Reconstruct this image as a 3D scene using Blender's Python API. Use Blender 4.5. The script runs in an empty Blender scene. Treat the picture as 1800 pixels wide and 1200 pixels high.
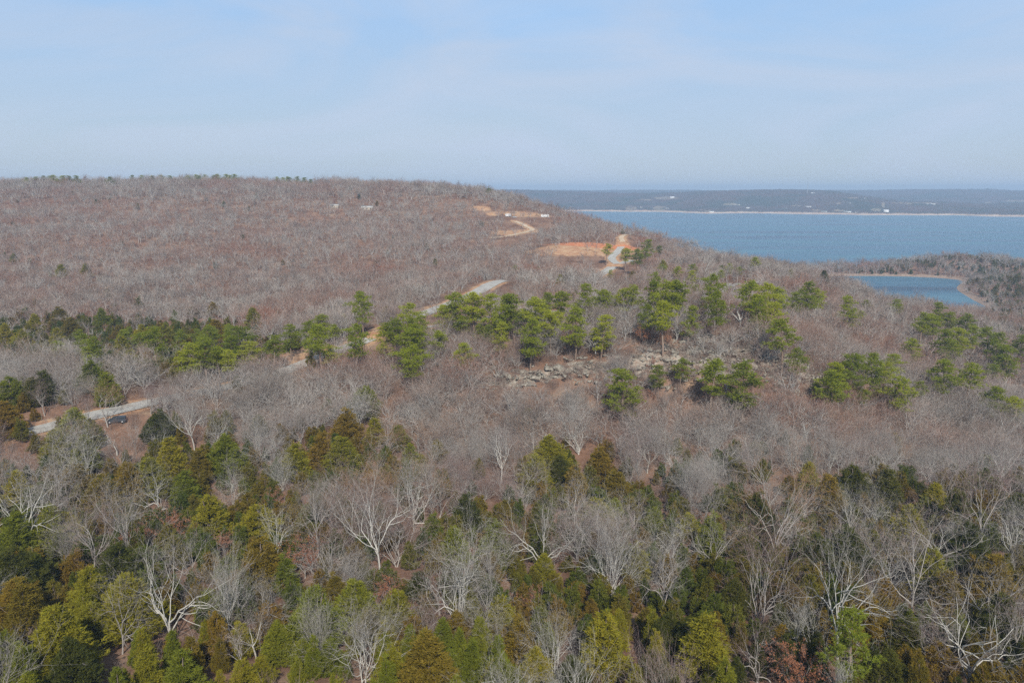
import bpy, bmesh, math, random
import numpy as np
from mathutils import Vector, Matrix, Euler
R = math.radians
random.seed(7); RS = np.random.RandomState(7)
scn = bpy.context.scene
COL = scn.collection

# ------------------------------------------------------------------ camera
CAMZ = 120.0; PITCH = R(10.8); F = 1400.0       # focal length in pixels of the 1800 px wide photograph
cd = bpy.data.cameras.new('camera'); cam = bpy.data.objects.new('camera', cd); COL.objects.link(cam)
cam.location = (0, 0, CAMZ); cam.rotation_euler = (R(90) - PITCH, 0, 0)
cd.sensor_width = 36.0; cd.lens = 28.0; cd.clip_start = 1.0; cd.clip_end = 60000
scn.camera = cam
SUN_EL, SUN_AZ = R(39), R(172)                   # azimuth clockwise from +Y: behind the camera, a little right

# ------------------------------------------------------------------ world, sun, exposure
w = bpy.data.worlds.new("World"); scn.world = w; w.use_nodes = True
nt = w.node_tree; nt.nodes.clear()
def N(t, typ, **k):
    n = t.nodes.new(typ)
    for a, b in k.items(): setattr(n, a, b)
    return n
wo = N(nt, 'ShaderNodeOutputWorld'); bg = N(nt, 'ShaderNodeBackground'); nt.links.new(bg.outputs[0], wo.inputs[0])
sky = N(nt, 'ShaderNodeTexSky', sky_type='NISHITA', sun_disc=False)
sky.sun_elevation = SUN_EL; sky.sun_rotation = SUN_AZ; sky.altitude = 300; sky.air_density = 1.0; sky.dust_density = 1.6; sky.ozone_density = 1.6
tc = N(nt, 'ShaderNodeTexCoord'); mp = N(nt, 'ShaderNodeMapping'); mp.inputs['Scale'].default_value = (1.0, 1.0, 4.5); mp.inputs['Rotation'].default_value = (0.25, 0.35, 0.6)
nz = N(nt, 'ShaderNodeTexNoise'); nz.inputs['Scale'].default_value = 1.5; nz.inputs['Detail'].default_value = 6; nz.inputs['Roughness'].default_value = 0.5; nz.inputs['Distortion'].default_value = 0.5
cr = N(nt, 'ShaderNodeValToRGB'); cr.color_ramp.elements[0].position = 0.36; cr.color_ramp.elements[0].color = (0.78,)*3+(1,); cr.color_ramp.elements[1].position = 0.70; cr.color_ramp.elements[1].color = (0.98,)*3+(1,)
mx = N(nt, 'ShaderNodeMix', data_type='RGBA'); mx.inputs[7].default_value = (4.6, 5.75, 8.2, 1)
nt.links.new(tc.outputs['Generated'], mp.inputs[0]); nt.links.new(mp.outputs[0], nz.inputs[0]); nt.links.new(nz.outputs['Fac'], cr.inputs[0])
sx = N(nt, 'ShaderNodeSeparateXYZ'); nt.links.new(tc.outputs['Generated'], sx.inputs[0])
mr_ = N(nt, 'ShaderNodeMapRange'); mr_.inputs[1].default_value = 0.25; mr_.inputs[2].default_value = 0.8; mr_.inputs[3].default_value = 1.0; mr_.inputs[4].default_value = 0.12; nt.links.new(sx.outputs[2], mr_.inputs[0])
mm_ = N(nt, 'ShaderNodeMath', operation='MULTIPLY'); nt.links.new(cr.outputs[0], mm_.inputs[0]); nt.links.new(mr_.outputs[0], mm_.inputs[1]); nt.links.new(mm_.outputs[0], mx.inputs[0]); mrh = N(nt, 'ShaderNodeMapRange'); mrh.inputs[1].default_value = -0.01; mrh.inputs[2].default_value = 0.22; nt.links.new(sx.outputs[2], mrh.inputs[0])
mh2 = N(nt, 'ShaderNodeMix', data_type='RGBA'); mh2.inputs[6].default_value = (5.3, 6.2, 7.0, 1); mh2.inputs[7].default_value = (3.9, 6.1, 9.3, 1); nt.links.new(mrh.outputs[0], mh2.inputs[0]); 
mp3 = N(nt, 'ShaderNodeMapping'); mp3.inputs['Scale'].default_value = (1.6, 1.6, 7.0); mp3.inputs['Rotation'].default_value = (0.12, -0.20, 0.3); mp3.inputs['Location'].default_value = (0.33, 0.1, 0.2); nt.links.new(tc.outputs['Generated'], mp3.inputs[0])
nz3 = N(nt, 'ShaderNodeTexNoise'); nz3.inputs['Scale'].default_value = 1.3; nz3.inputs['Detail'].default_value = 8; nz3.inputs['Roughness'].default_value = 0.55; nz3.inputs['Distortion'].default_value = 1.2; nt.links.new(mp3.outputs[0], nz3.inputs[0])
cr3 = N(nt, 'ShaderNodeValToRGB'); cr3.color_ramp.elements[0].position = 0.40; cr3.color_ramp.elements[0].color = (0,0,0,1); cr3.color_ramp.elements[1].position = 0.66; cr3.color_ramp.elements[1].color = (1,1,1,1); nt.links.new(nz3.outputs['Fac'], cr3.inputs[0])
mh3 = N(nt, 'ShaderNodeMix', data_type='RGBA'); mh3.inputs[7].default_value = (5.4, 6.45, 8.2, 1); nt.links.new(cr3.outputs[0], mh3.inputs[0]); nt.links.new(mh2.outputs[2], mh3.inputs[6]); nt.links.new(mh3.outputs[2], mx.inputs[7])
nt.links.new(sky.outputs[0], mx.inputs[6]); nt.links.new(mx.outputs[2], bg.inputs[0])
bg.inputs[1].default_value = 0.10
sd = bpy.data.lights.new('sun', 'SUN'); sd.energy = 5.0; sd.angle = R(0.55); sd.color = (1.0, 0.95, 0.87)
so = bpy.data.objects.new('sun', sd); COL.objects.link(so)
sunvec = Vector((math.sin(SUN_AZ)*math.cos(SUN_EL), math.cos(SUN_AZ)*math.cos(SUN_EL), math.sin(SUN_EL)))
so.rotation_euler = sunvec.to_track_quat('Z', 'Y').to_euler(); so.location = (60, -200, 400)
scn.view_settings.view_transform = 'Standard'; scn.view_settings.look = 'None'; scn.view_settings.gamma = 1.0
scn.view_settings.exposure = 0.0
try:
    scn.cycles.use_denoising = False; scn.cycles.max_bounces = 5; scn.cycles.diffuse_bounces = 2; scn.cycles.glossy_bounces = 2
    scn.cycles.volume_bounces = 0; scn.cycles.transparent_max_bounces = 8
except Exception: pass

# ------------------------------------------------------------------ picture <-> world
CP, SP = math.cos(PITCH), math.sin(PITCH)
def unproj(px, py, Y):
    v = (600-py)/F; x = (px-900)/F; k = Y/(CP+v*SP)
    return (x*k, Y, CAMZ + k*(-SP+v*CP))
def proj(X, Y, Z):
    dz = Z-CAMZ; d = Y*CP - dz*SP; u = Y*SP + dz*CP
    return 900+F*X/d, 600-F*u/d, d

# ------------------------------------------------------------------ terrain
C = 9.0   # canopy height taken off where a reading is of the tree tops
ctrl = []
def g(px, py, Y, off=0.0):
    X, Y, Z = unproj(px, py, Y); ctrl.append((X, Y, Z-off))
for px in (-350, 0, 300):
    for py, Y, o in ((1200,84,C),(1000,122,C),(800,188,C),(745,222,0),(600,330,C),(500,520,C),(430,690,C),(370,900,C),(320,1130,C)): g(px, py, Y, o)
for px in (600,):
    for py, Y, o in ((1200,84,C),(1000,123,C),(800,190,C),(700,243,C),(603,312,0),(500,520,C),(430,700,C),(370,900,C),(321,1120,C)): g(px, py, Y, o)
for a in ((750,327,1080,C),(830,332,1050,C),(880,345,1010,C),(940,360,990,C),(1000,376,950,C),(1080,392,900,C),(1150,410,820,C),(1220,426,720,C),(1290,443,640,C),(1400,471,560,C),
          (900,1200,84,C),(900,1000,124,C),(900,800,194,C),(900,720,236,C),(920,652,265,1),(920,610,285,0),(900,560,312,0),(1080,545,345,0),(760,550,365,0),(870,497,460,0),(905,488,480,0),(700,500,500,C),
          (1030,440,690,0),(1030,420,735,0),(1080,466,640,0),(930,405,850,0),(885,415,820,0),(955,385,930,0),(895,385,930,0),(1000,400,840,C),(700,400,800,C),(800,360,950,C),(1000,500,500,C),(1200,480,520,C),
          (520,640,288,0),(650,590,322,0),(285,705,240,0),(200,722,228,0),(60,752,215,0),
          (1200,1200,85,C),(1200,1000,126,C),(1200,800,195,C),(1250,735,230,C),(1250,722,240,0),(1280,665,250,0),(1280,612,270,0),(1280,592,281,0),(1250,560,305,0),(1230,522,372,0),(1290,496,440,0),(1330,481,480,0),(1100,640,262,0),(1100,600,282,0),(1100,720,236,C),
          (1400,665,255,0),(1400,615,280,0),(1400,560,330,C),(1400,500,460,C),
          (1500,1200,86,C),(1500,1000,128,C),(1500,800,198,C),(1500,742,244,C),(1500,722,262,0),(1500,650,292,0),(1500,590,345,C),(1500,540,420,C),(1500,507,500,C),
          (1700,1200,87,C),(1700,1000,130,C),(1700,800,203,C),(1700,748,258,C),(1700,690,300,C),(1700,640,340,C),(1700,580,430,C),(1650,545,500,C),(1600,525,520,C),(1640,530,620,C),(1720,525,680,C),
          (1850,1200,88,C),(1850,1000,131,C),(1850,800,206,C),(1850,740,270,C),(1850,640,365,C),(1850,560,560,C),(1850,500,840,C),
          (2200,1200,88,C),(2200,1000,131,C),(2200,800,206,C),(2200,740,270,C),(2200,640,365,C),(2200,560,560,C),(2200,510,800,C)):
    g(*a)
# land and lake bed beyond what the picture shows directly (world metres)
ctrl += [(-1200,1500,105),(-600,1500,110),(-200,1450,95),(0,1500,70),(-1400,1200,120),(-1000,700,75),(100,1300,50),(200,1250,8),(330,1100,5),(400,950,-6),(440,850,-6),(480,800,-4),
         (204,780,42),(265,700,34),(300,800,8),(310,700,14),(350,760,-1),(350,700,7),(375,700,6),(225,700,44),(187,700,50),(190,850,30),(330,620,24),(592,985,5),(605,910,7),(600,830,8),(400,640,18),(430,700,10),(480,700,22),(540,740,20),
         (560,830,-3),(480,900,-6),(530,1020,-7),(430,1050,-6),(330,1260,-7),(300,1500,-8),(0,1900,-8),(-600,1900,20),(600,1650,-8),(1000,1700,-8),(1500,1800,-8),(800,1600,-8),
         (440,1200,4),(500,1200,5),(560,1200,7),(620,1190,17),(660,1205,24),(700,1195,20),(740,1190,9),(780,1190,8),(450,1275,-7),(520,1275,-7),(590,1275,-7),(650,1300,-7),(720,1300,-7),(780,1275,-7),(850,1270,-7),(390,1290,-7),(820,1180,5),(900,1180,4),(1000,1150,5),(620,1120,2),(720,1080,2),(690,1060,0.5),(740,980,3),(800,1050,6),(900,1000,9),
         (500,1360,-7),(600,1370,-6),(700,1390,-6),(850,1370,-5),(1000,1350,-6),(1300,1350,-6),(600,1055,-3),(560,1090,-4),(500,960,-7),(620,1000,8),(680,1000,10),(640,940,9),(700,900,11),(600,960,6),(575,900,5),(600,1050,3),(528,865,4),(512,825,5),(552,940,4),(490,770,8),(560,980,3),
         (-900,3000,-10),(0,3000,-10),(900,3000,-10),(2000,2600,-10),(2500,3000,-10),
         (-120,0,58),(0,0,60),(120,0,58),(-60,-150,66),(60,-150,66),(0,35,58),(-90,30,57),(90,30,56),(-300,0,60),(300,0,55)]
ctrl = np.array(ctrl)
CX, CY = 0.0, -70.0
def lp(X, Y):
    dx = X-CX; dy = Y-CY; r = np.hypot(dx, dy)+40
    return np.stack([np.arctan2(dx, dy)*1.15, np.log(r)], -1)
K = lp(ctrl[:,0], ctrl[:,1])
def phi(d2): return np.sqrt(d2 + 0.05**2)
A = phi(((K[:,None]-K[None])**2).sum(-1)); A += np.eye(len(K))*-0.012
P = np.c_[np.ones(len(K)), K]
M_ = np.block([[A, P],[P.T, np.zeros((3,3))]])
W_ = np.linalg.solve(M_, np.r_[ctrl[:,2], 0,0,0])
def vnoise(x, y, s, seed=0):
    x = np.asarray(x, float)/s + seed*17.3; y = np.asarray(y, float)/s + seed*9.1
    xi = np.floor(x); yi = np.floor(y); fx = x-xi; fy = y-yi; fx = fx*fx*(3-2*fx); fy = fy*fy*(3-2*fy)
    def h(a, b):
        v = np.sin(a*127.1 + b*311.7 + seed*13.7)*43758.5453; return v-np.floor(v)
    return (h(xi,yi)*(1-fx)+h(xi+1,yi)*fx)*(1-fy) + (h(xi,yi+1)*(1-fx)+h(xi+1,yi+1)*fx)*fy
def base_z(X, Y):
    X = np.atleast_1d(np.asarray(X, float)); Y = np.atleast_1d(np.asarray(Y, float))
    out = np.empty(X.size); xf = X.ravel(); yf = Y.ravel()
    for i in range(0, xf.size, 20000):
        q = lp(xf[i:i+20000], yf[i:i+20000])
        d2 = ((q[:,None]-K[None])**2).sum(-1)
        out[i:i+20000] = phi(d2)@W_[:-3] + W_[-3] + q@W_[-2:]
    out = out.reshape(X.shape)
    land = np.clip((out-1)/8, 0, 1)
    out = out + land*np.clip((Y-520)/150, 0, 1)*((vnoise(X+.4*Y,Y*.8,120,14)-.5)*7) + land*((vnoise(X,Y,60,1)-.5)*5 + (vnoise(X,Y,22,2)-.5)*2.2 + (vnoise(X,Y,7,3)-.5)*0.7)
    return out

def ray_ground(px, py, h=0.0, y0=35, y1=1900):
    Ys = np.exp(np.linspace(math.log(y0), math.log(y1), 700))
    v = (600-py)/F; x = (px-900)/F; k = Ys/(CP+v*SP)
    Z = CAMZ + k*(-SP+v*CP); gz = base_z(x*k, Ys)+h
    s = np.where(Z < gz)[0]
    i = s[0] if len(s) else int(np.argmin(Z-gz))
    return float(x*k[i]), float(Ys[i]), float(gz[i]-h)

# roads: centre lines read off the photograph, as (px, py) on the ground
def smooth_line(pts, step=2.0):
    P = np.array(pts, float); out = []
    for i in range(len(P)-1):
        p0 = P[max(i-1,0)]; p1 = P[i]; p2 = P[i+1]; p3 = P[min(i+2,len(P)-1)]
        n = max(2, int(np.linalg.norm(p2-p1)/step))
        for t in np.linspace(0,1,n,endpoint=False):
            out.append(0.5*((2*p1)+(-p0+p2)*t+(2*p0-5*p1+4*p2-p3)*t*t+(-p0+3*p1-3*p2+p3)*t**3))
    out.append(P[-1]); return np.array(out)
def road_from_px(lst): return smooth_line([ (unproj(a,b,Y)[0], Y) for a,b,Y in lst ])
ROADS = [
 ('road', 4.2, road_from_px([(-260,800,200),(-100,775,206),(60,752,215),(200,722,228),(285,703,240),(400,670,262),(520,638,288),(590,612,305),(660,588,324),(760,550,365),(830,516,410),(870,498,455),(915,487,485),(990,478,540),(1045,474,590),(1085,467,640),(1110,470,655)])),
 ('road', 3.4, road_from_px([(1085,467,640),(1075,458,668),(1085,450,700),(1095,440,735)])),
 ('road', 3.2, road_from_px([(680,580,330),(790,576,322),(900,572,325),(1000,560,332),(1090,546,345),(1150,534,362),(1230,520,378),(1275,504,420),(1300,490,455),(1335,480,485),(1370,476,510)])),
 ('dirt_track', 2.5, road_from_px([(1095,440,735),(1092,432,760),(1103,420,800),(1105,412,820)])),
 ('dirt_track', 3.0, road_from_px([(860,422,790),(900,413,815),(935,407,845),(925,399,870),(905,392,900)])),
]
def seg_dist(X, Y, L):
    X = np.asarray(X); Y = np.asarray(Y); best = np.full(X.shape, 1e9); idx = np.zeros(X.shape, int)
    m = (X > L[:,0].min()-25)&(X < L[:,0].max()+25)&(Y > L[:,1].min()-25)&(Y < L[:,1].max()+25)
    xs = X[m]; ys = Y[m]
    if xs.size:
        bb = np.empty(xs.size); ii = np.empty(xs.size, int)
        for i in range(0, xs.size, 20000):
            d = (xs[i:i+20000,None]-L[None,:,0])**2 + (ys[i:i+20000,None]-L[None,:,1])**2
            j = d.argmin(1); ii[i:i+20000] = j; bb[i:i+20000] = np.sqrt(d[np.arange(len(j)), j])
        best[m] = bb; idx[m] = ii
    return best, idx
ROADZ = []
for nme, hw, L in ROADS:
    z = base_z(L[:,0], L[:,1]); k = np.ones(21)/21; zp = np.pad(z, 10, mode='edge'); ROADZ.append(np.convolve(zp, k, 'valid'))
def ground_z(X, Y):
    X = np.atleast_1d(np.asarray(X, float)); Y = np.atleast_1d(np.asarray(Y, float))
    z = base_z(X, Y)
    for (nme, hw, L), rz in zip(ROADS, ROADZ):
        d, i = seg_dist(X, Y, L)
        t = np.clip((d-(hw+2.0))/7.0, 0, 1); t = t*t*(3-2*t)
        z = np.where(d < 25, (rz[i]-0.22)*(1-t) + z*t, z)
    # broken rock bluff: short steps in the slope
    m = bluff(X, Y); st = 2.2; f = z/st - np.floor(z/st); zz = (np.floor(z/st) + np.clip((f-0.35)/0.3, 0, 1))*st
    return z*(1-m*0.75) + zz*m*0.75
BL = np.array([unproj(a,b,Y)[:2] for a,b,Y in ((830,650,264),(1000,650,266),(1080,650,262),(1180,640,262),(1290,625,266),(1400,640,268),(1450,650,272))])
def bluff(X, Y):
    c = np.interp(X, BL[:,0], BL[:,1], left=-9e3, right=-9e3)
    hw = np.interp(X, BL[:,0], [5,6,8,12,18,18,12]); d = np.abs(Y-c)/hw
    return np.clip(1.4-d, 0, 1)

def link(o, parent=None):
    COL.objects.link(o)
    if parent: o.parent = parent
    return o
def tag(o, label=None, cat=None, group=None, kind=None):
    for k, v in (('label',label),('category',cat),('group',group),('kind',kind)):
        if v: o[k] = v
    return o
def mesh_np(name, V, Fc, mat=None, smooth=False):
    """V (n,3) array; Fc list of arrays of equal-length faces or one array"""
    me = bpy.data.meshes.new(name)
    if isinstance(Fc, np.ndarray): Fc = [Fc]
    Fc = [f for f in Fc if len(f)]
    loops = np.concatenate([f.ravel() for f in Fc]).astype(np.int32)
    tot = np.concatenate([np.full(len(f), f.shape[1], np.int32) for f in Fc])
    st = np.r_[0, np.cumsum(tot)[:-1]].astype(np.int32)
    me.vertices.add(len(V)); me.vertices.foreach_set('co', np.asarray(V, np.float32).ravel())
    me.loops.add(len(loops)); me.loops.foreach_set('vertex_index', loops)
    me.polygons.add(len(tot)); me.polygons.foreach_set('loop_start', st)
    try: me.polygons.foreach_set('loop_total', tot)
    except Exception: pass
    if smooth: me.polygons.foreach_set('use_smooth', np.ones(len(tot), bool))
    me.update(calc_edges=True); me.validate()
    if mat: me.materials.append(mat)
    return me

# ------------------------------------------------------------------ materials
def newmat(name, rough=0.85, spec=0.25):
    m = bpy.data.materials.new(name); m.use_nodes = True; b = m.node_tree.nodes['Principled BSDF']
    b.inputs['Roughness'].default_value = rough; b.inputs['Specular IOR Level'].default_value = spec
    return m, m.node_tree, b
def ramp(t, stops, interp='LINEAR'):
    r = N(t, 'ShaderNodeValToRGB'); e = r.color_ramp.elements; r.color_ramp.interpolation = interp
    e[0].position, e[0].color = stops[0][0], tuple(stops[0][1])+(1,)
    e[1].position, e[1].color = stops[-1][0], tuple(stops[-1][1])+(1,)
    for p, c in stops[1:-1]:
        n = e.new(p); n.color = tuple(c)+(1,)
    return r
def noise(t, scale, detail=4, rough=0.6, coord=None, dist=0.0):
    n = N(t, 'ShaderNodeTexNoise'); n.inputs['Scale'].default_value = scale; n.inputs['Detail'].default_value = detail
    n.inputs['Roughness'].default_value = rough; n.inputs['Distortion'].default_value = dist
    if coord is not None: t.links.new(coord, n.inputs['Vector'])
    return n
def mixc(t, fac, a, b, mode='MIX'):
    m = N(t, 'ShaderNodeMix', data_type='RGBA', blend_type=mode)
    for i, v in ((0,fac),(6,a),(7,b)):
        if isinstance(v, (int,float)): m.inputs[i].default_value = v
        elif isinstance(v, tuple): m.inputs[i].default_value = v+(1,)
        else: t.links.new(v, m.inputs[i])
    return m.outputs[2]
def plant_mat(name, cols, scale=1.2, rough=0.8, region=None, rand_w=0.6, leaf=0):
    """colour = per-plant random + fine noise over a ramp; region = world noise that mixes in another colour"""
    m, t, b = newmat(name, rough, 0.15)
    oi = N(t, 'ShaderNodeObjectInfo'); gm = N(t, 'ShaderNodeNewGeometry')
    n = noise(t, scale, 3, 0.7, gm.outputs['Position'])
    mr = N(t, 'ShaderNodeMath', operation='MULTIPLY'); mr.inputs[1].default_value = rand_w; t.links.new(oi.outputs['Random'], mr.inputs[0])
    mn = N(t, 'ShaderNodeMath', operation='MULTIPLY_ADD'); mn.inputs[1].default_value = (1-rand_w)*1.6; t.links.new(n.outputs['Fac'], mn.inputs[0])
    ad = N(t, 'ShaderNodeMath', operation='SUBTRACT'); ad.inputs[1].default_value = (1-rand_w)*0.3
    t.links.new(mr.outputs[0], mn.inputs[2]); t.links.new(mn.outputs[0], ad.inputs[0])
    r = ramp(t, [(i/(len(cols)-1), c) for i, c in enumerate(cols)]); t.links.new(ad.outputs[0], r.inputs[0])
    out = r.outputs[0]
    if region:
        sc, c2, lo, hi = region
        n2 = noise(t, sc, 3, 0.6, gm.outputs['Position']); r2 = ramp(t, [(lo,(0,0,0)),(hi,(1,1,1))]); t.links.new(n2.outputs['Fac'], r2.inputs[0])
        out = mixc(t, r2.outputs[0], out, c2)
    t.links.new(out, b.inputs['Base Color'])
    if leaf:
        tr = N(t, 'ShaderNodeBsdfTranslucent'); ms = N(t, 'ShaderNodeMixShader'); ms.inputs[0].default_value = leaf
        t.links.new(out, tr.inputs[0]); t.links.new(b.outputs[0], ms.inputs[1]); t.links.new(tr.outputs[0], ms.inputs[2])
        t.links.new(ms.outputs[0], t.nodes['Material Output'].inputs['Surface'])
    return m
M = {}
M['bark_pale'] = plant_mat('pale grey bark', [(.28,.26,.22),(.50,.48,.43),(.64,.62,.57)], 3.5, rand_w=.35)
M['bark_grey'] = plant_mat('grey bark', [(.24,.21,.19),(.34,.31,.28),(.44,.41,.37)], 2.5)
M['bark_pine'] = plant_mat('pine bark', [(.14,.10,.08),(.22,.16,.12),(.28,.21,.17)], 2.5)
M['bark_cedar'] = plant_mat('cedar bark', [(.16,.12,.10),(.25,.20,.17)], 2.5)
M['twig_grey'] = plant_mat('grey twigs', [(.20,.175,.155),(.28,.255,.23),(.36,.335,.30)], 1.0)
M['twig_mauve'] = plant_mat('mauve brown twigs', [(.18,.125,.11),(.25,.18,.16),(.29,.24,.215)], 1.0)
M['twig_rust'] = plant_mat('rusty twigs', [(.22,.12,.07),(.30,.18,.11),(.30,.21,.15)], 1.0)
M['twig_far'] = plant_mat('mixed twigs', [(.15,.09,.068),(.195,.155,.128),(.245,.21,.185),(.335,.315,.28),(.24,.172,.135),(.42,.40,.365)], 0.05, region=(0.014, (.245,.115,.075), 0.47, 0.70), rand_w=.85)
M['bark_far'] = plant_mat('mixed bark', [(.30,.27,.24),(.42,.40,.37),(.54,.52,.48)], 0.05)
M['leaf_rust'] = plant_mat('dry oak leaves', [(.26,.09,.04),(.34,.14,.07),(.40,.21,.12)], 3.0, leaf=.25)
M['leaf_rust_far'] = plant_mat('dry oak leaves far off', [(.17,.065,.035),(.25,.09,.045),(.29,.13,.08)], 3.0)
M['cedar_green'] = plant_mat('green cedar foliage', [(0.118,0.147,0.017),(0.206,0.224,0.021),(0.319,0.295,0.028)], 0.9, rand_w=.45, leaf=.4)
M['cedar_olive'] = plant_mat('olive cedar foliage', [(0.156,0.162,0.014),(0.282,0.258,0.022),(0.408,0.318,0.029)], 0.9, rand_w=.4, leaf=.4)
M['cedar_rust'] = plant_mat('rust cedar foliage', [(.13,.12,.016),(.24,.175,.022),(.35,.215,.028)], 0.9, rand_w=.5, leaf=.4)
M['cedar_dark'] = plant_mat('dark cedar foliage', [(0.050,0.065,0.013),(0.101,0.106,0.016),(0.168,0.146,0.020)], 0.9, rand_w=.45, leaf=.4)
M['cedar_far'] = plant_mat('mixed cedar foliage', [(0.067,0.099,0.015),(0.128,0.143,0.017),(0.188,0.149,0.020),(0.228,0.130,0.022)], 0.4, rand_w=.8, leaf=.38)
M['pine'] = plant_mat('pine needles', [(.13,.165,.016),(.29,.325,.026),(.46,.465,.040)], 0.8, rand_w=.7, leaf=.42)
M['pine_bright'] = plant_mat('bright pine needles', [(.16,.20,.022),(.25,.285,.030),(.33,.35,.045)], 0.8, rand_w=.3, leaf=.4)
M['brush'] = plant_mat('brush stems', [(.15,.10,.08),(.22,.155,.125),(.26,.215,.185)], 0.3)

def mat_rock(name, c0, c1, c2):
    m, t, b = newmat(name, 0.9)
    gm = N(t, 'ShaderNodeNewGeometry'); n = noise(t, 0.9, 7, 0.7, gm.outputs['Position']); r = ramp(t, [(.3,c0),(.5,c1),(.68,c2)])
    t.links.new(n.outputs['Fac'], r.inputs[0]); t.links.new(r.outputs[0], b.inputs['Base Color'])
    bp = N(t, 'ShaderNodeBump'); bp.inputs['Strength'].default_value = 0.8; bp.inputs['Distance'].default_value = 0.2
    n3 = noise(t, 3.0, 6, 0.7, gm.outputs['Position']); t.links.new(n3.outputs['Fac'], bp.inputs['Height']); t.links.new(bp.outputs[0], b.inputs['Normal'])
    return m
M['rock'] = mat_rock('sandstone', (.11,.10,.08),(.27,.245,.20),(.42,.38,.31))
def mat_ground():
    m, t, b = newmat('leaf litter ground', 0.95, 0.1)
    gm = N(t, 'ShaderNodeNewGeometry'); P_ = gm.outputs['Position']
    n1 = noise(t, 0.05, 6, 0.65, P_); n2 = noise(t, 0.9, 8, 0.75, P_); n3 = noise(t, 6.0, 4, 0.7, P_)
    r1 = ramp(t, [(.32,(.14,.080,.050)),(.46,(.20,.118,.080)),(.58,(.26,.165,.115)),(.72,(.34,.245,.16))])
    t.links.new(n1.outputs['Fac'], r1.inputs[0])
    r2 = ramp(t, [(.3,(.55,.5,.5)),(.5,(1,1,1)),(.7,(1.3,1.22,1.15))]); t.links.new(n2.outputs['Fac'], r2.inputs[0])
    c = mixc(t, 0.85, r1.outputs[0], r2.outputs[0], 'MULTIPLY')
    r3 = ramp(t, [(.35,(.72,.70,.68)),(.6,(1.15,1.12,1.1))]); t.links.new(n3.outputs['Fac'], r3.inputs[0])
    c = mixc(t, 0.7, c, r3.outputs[0], 'MULTIPLY')
    # bare orange clay, pale shore sand and broken rock stored per vertex as weights
    for att, col, col2 in (('clay', (.38,.20,.11), (.50,.34,.20)), ('sand', (.27,.185,.135), (.38,.29,.22)), ('rocky', (.30,.27,.22), (.45,.41,.34)), ('redclay', (.48,.17,.08), (.55,.26,.13))):
        a = N(t, 'ShaderNodeAttribute', attribute_name=att); nn = noise(t, 0.25 if att != 'rocky' else 0.7, 6, 0.7, P_)
        rr = ramp(t, [(.42,col),(.62,col2)]); t.links.new(nn.outputs['Fac'], rr.inputs[0])
        ns = noise(t, 0.5, 5, 0.7, P_); th = N(t, 'ShaderNodeMath', operation='MULTIPLY_ADD'); th.inputs[1].default_value = 0.9; th.inputs[2].default_value = -0.45
        t.links.new(ns.outputs['Fac'], th.inputs[0])
        ad = N(t, 'ShaderNodeMath', operation='ADD'); t.links.new(a.outputs['Fac'], ad.inputs[0]); t.links.new(th.outputs[0], ad.inputs[1])
        sm = N(t, 'ShaderNodeMapRange'); sm.inputs[1].default_value = 0.30; sm.inputs[2].default_value = 0.55; t.links.new(ad.outputs[0], sm.inputs[0])
        c = mixc(t, sm.outputs[0], c, rr.outputs[0])
    t.links.new(c, b.inputs['Base Color'])
    bp = N(t, 'ShaderNodeBump'); bp.inputs['Strength'].default_value = 0.7; bp.inputs['Distance'].default_value = 0.35
    t.links.new(n2.outputs['Fac'], bp.inputs['Height']); t.links.new(bp.outputs[0], b.inputs['Normal'])
    return m
M['ground'] = mat_ground()
def mat_noise(name, stops, sc, rough=0.9, det=6, sc2=None):
    m, t, b = newmat(name, rough, 0.2)
    gm = N(t, 'ShaderNodeNewGeometry'); n = noise(t, sc, det, 0.65, gm.outputs['Position']); r = ramp(t, stops)
    t.links.new(n.outputs['Fac'], r.inputs[0]); t.links.new(r.outputs[0], b.inputs['Base Color'])
    return m
M['gravel'] = mat_noise('pale gravel road', [(.3,(.28,.26,.22)),(.5,(.40,.385,.345)),(.7,(.48,.465,.42))], 0.35)
M['dirt'] = mat_noise('tan dirt', [(.3,(.40,.28,.17)),(.5,(.52,.40,.27)),(.7,(.60,.50,.38))], 0.3)
def mat_water():
    m, t, b = newmat('lake water', 0.18, 0.5)
    gm = N(t, 'ShaderNodeNewGeometry'); P_ = gm.outputs['Position']
    mp = N(t, 'ShaderNodeMapping'); mp.inputs['Scale'].default_value = (0.0011, 0.0085, 1); mp.inputs['Rotation'].default_value = (0,0,0.08); t.links.new(P_, mp.inputs[0])
    n1 = noise(t, 1.0, 5, 0.6, mp.outputs[0], 0.4); r = ramp(t, [(.36,(.020,.085,.155)),(.5,(.055,.150,.220)),(.62,(.105,.22,.28))])
    t.links.new(n1.outputs['Fac'], r.inputs[0]); t.links.new(r.outputs[0], b.inputs['Base Color'])
    b.inputs['IOR'].default_value = 1.33
    mp2 = N(t, 'ShaderNodeMapping'); mp2.inputs['Scale'].default_value = (0.10, 0.28, 1); t.links.new(P_, mp2.inputs[0])
    n2 = noise(t, 1.0, 4, 0.65, mp2.outputs[0], 0.3); n3 = noise(t, 1.6, 3, 0.6, P_)
    md = N(t, 'ShaderNodeMath', operation='MULTIPLY_ADD'); md.inputs[1].default_value = 0.35; t.links.new(n3.outputs['Fac'], md.inputs[0]); t.links.new(n2.outputs['Fac'], md.inputs[2])
    bp = N(t, 'ShaderNodeBump'); bp.inputs['Strength'].default_value = 1.0; bp.inputs['Distance'].default_value = 1.6
    t.links.new(md.outputs[0], bp.inputs['Height']); t.links.new(bp.outputs[0], b.inputs['Normal'])
    rr = ramp(t, [(.38,(.14,)*3),(.62,(.42,)*3)]); t.links.new(n1.outputs['Fac'], rr.inputs[0]); t.links.new(rr.outputs[0], b.inputs['Roughness'])
    return m
M['water'] = mat_water()
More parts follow.
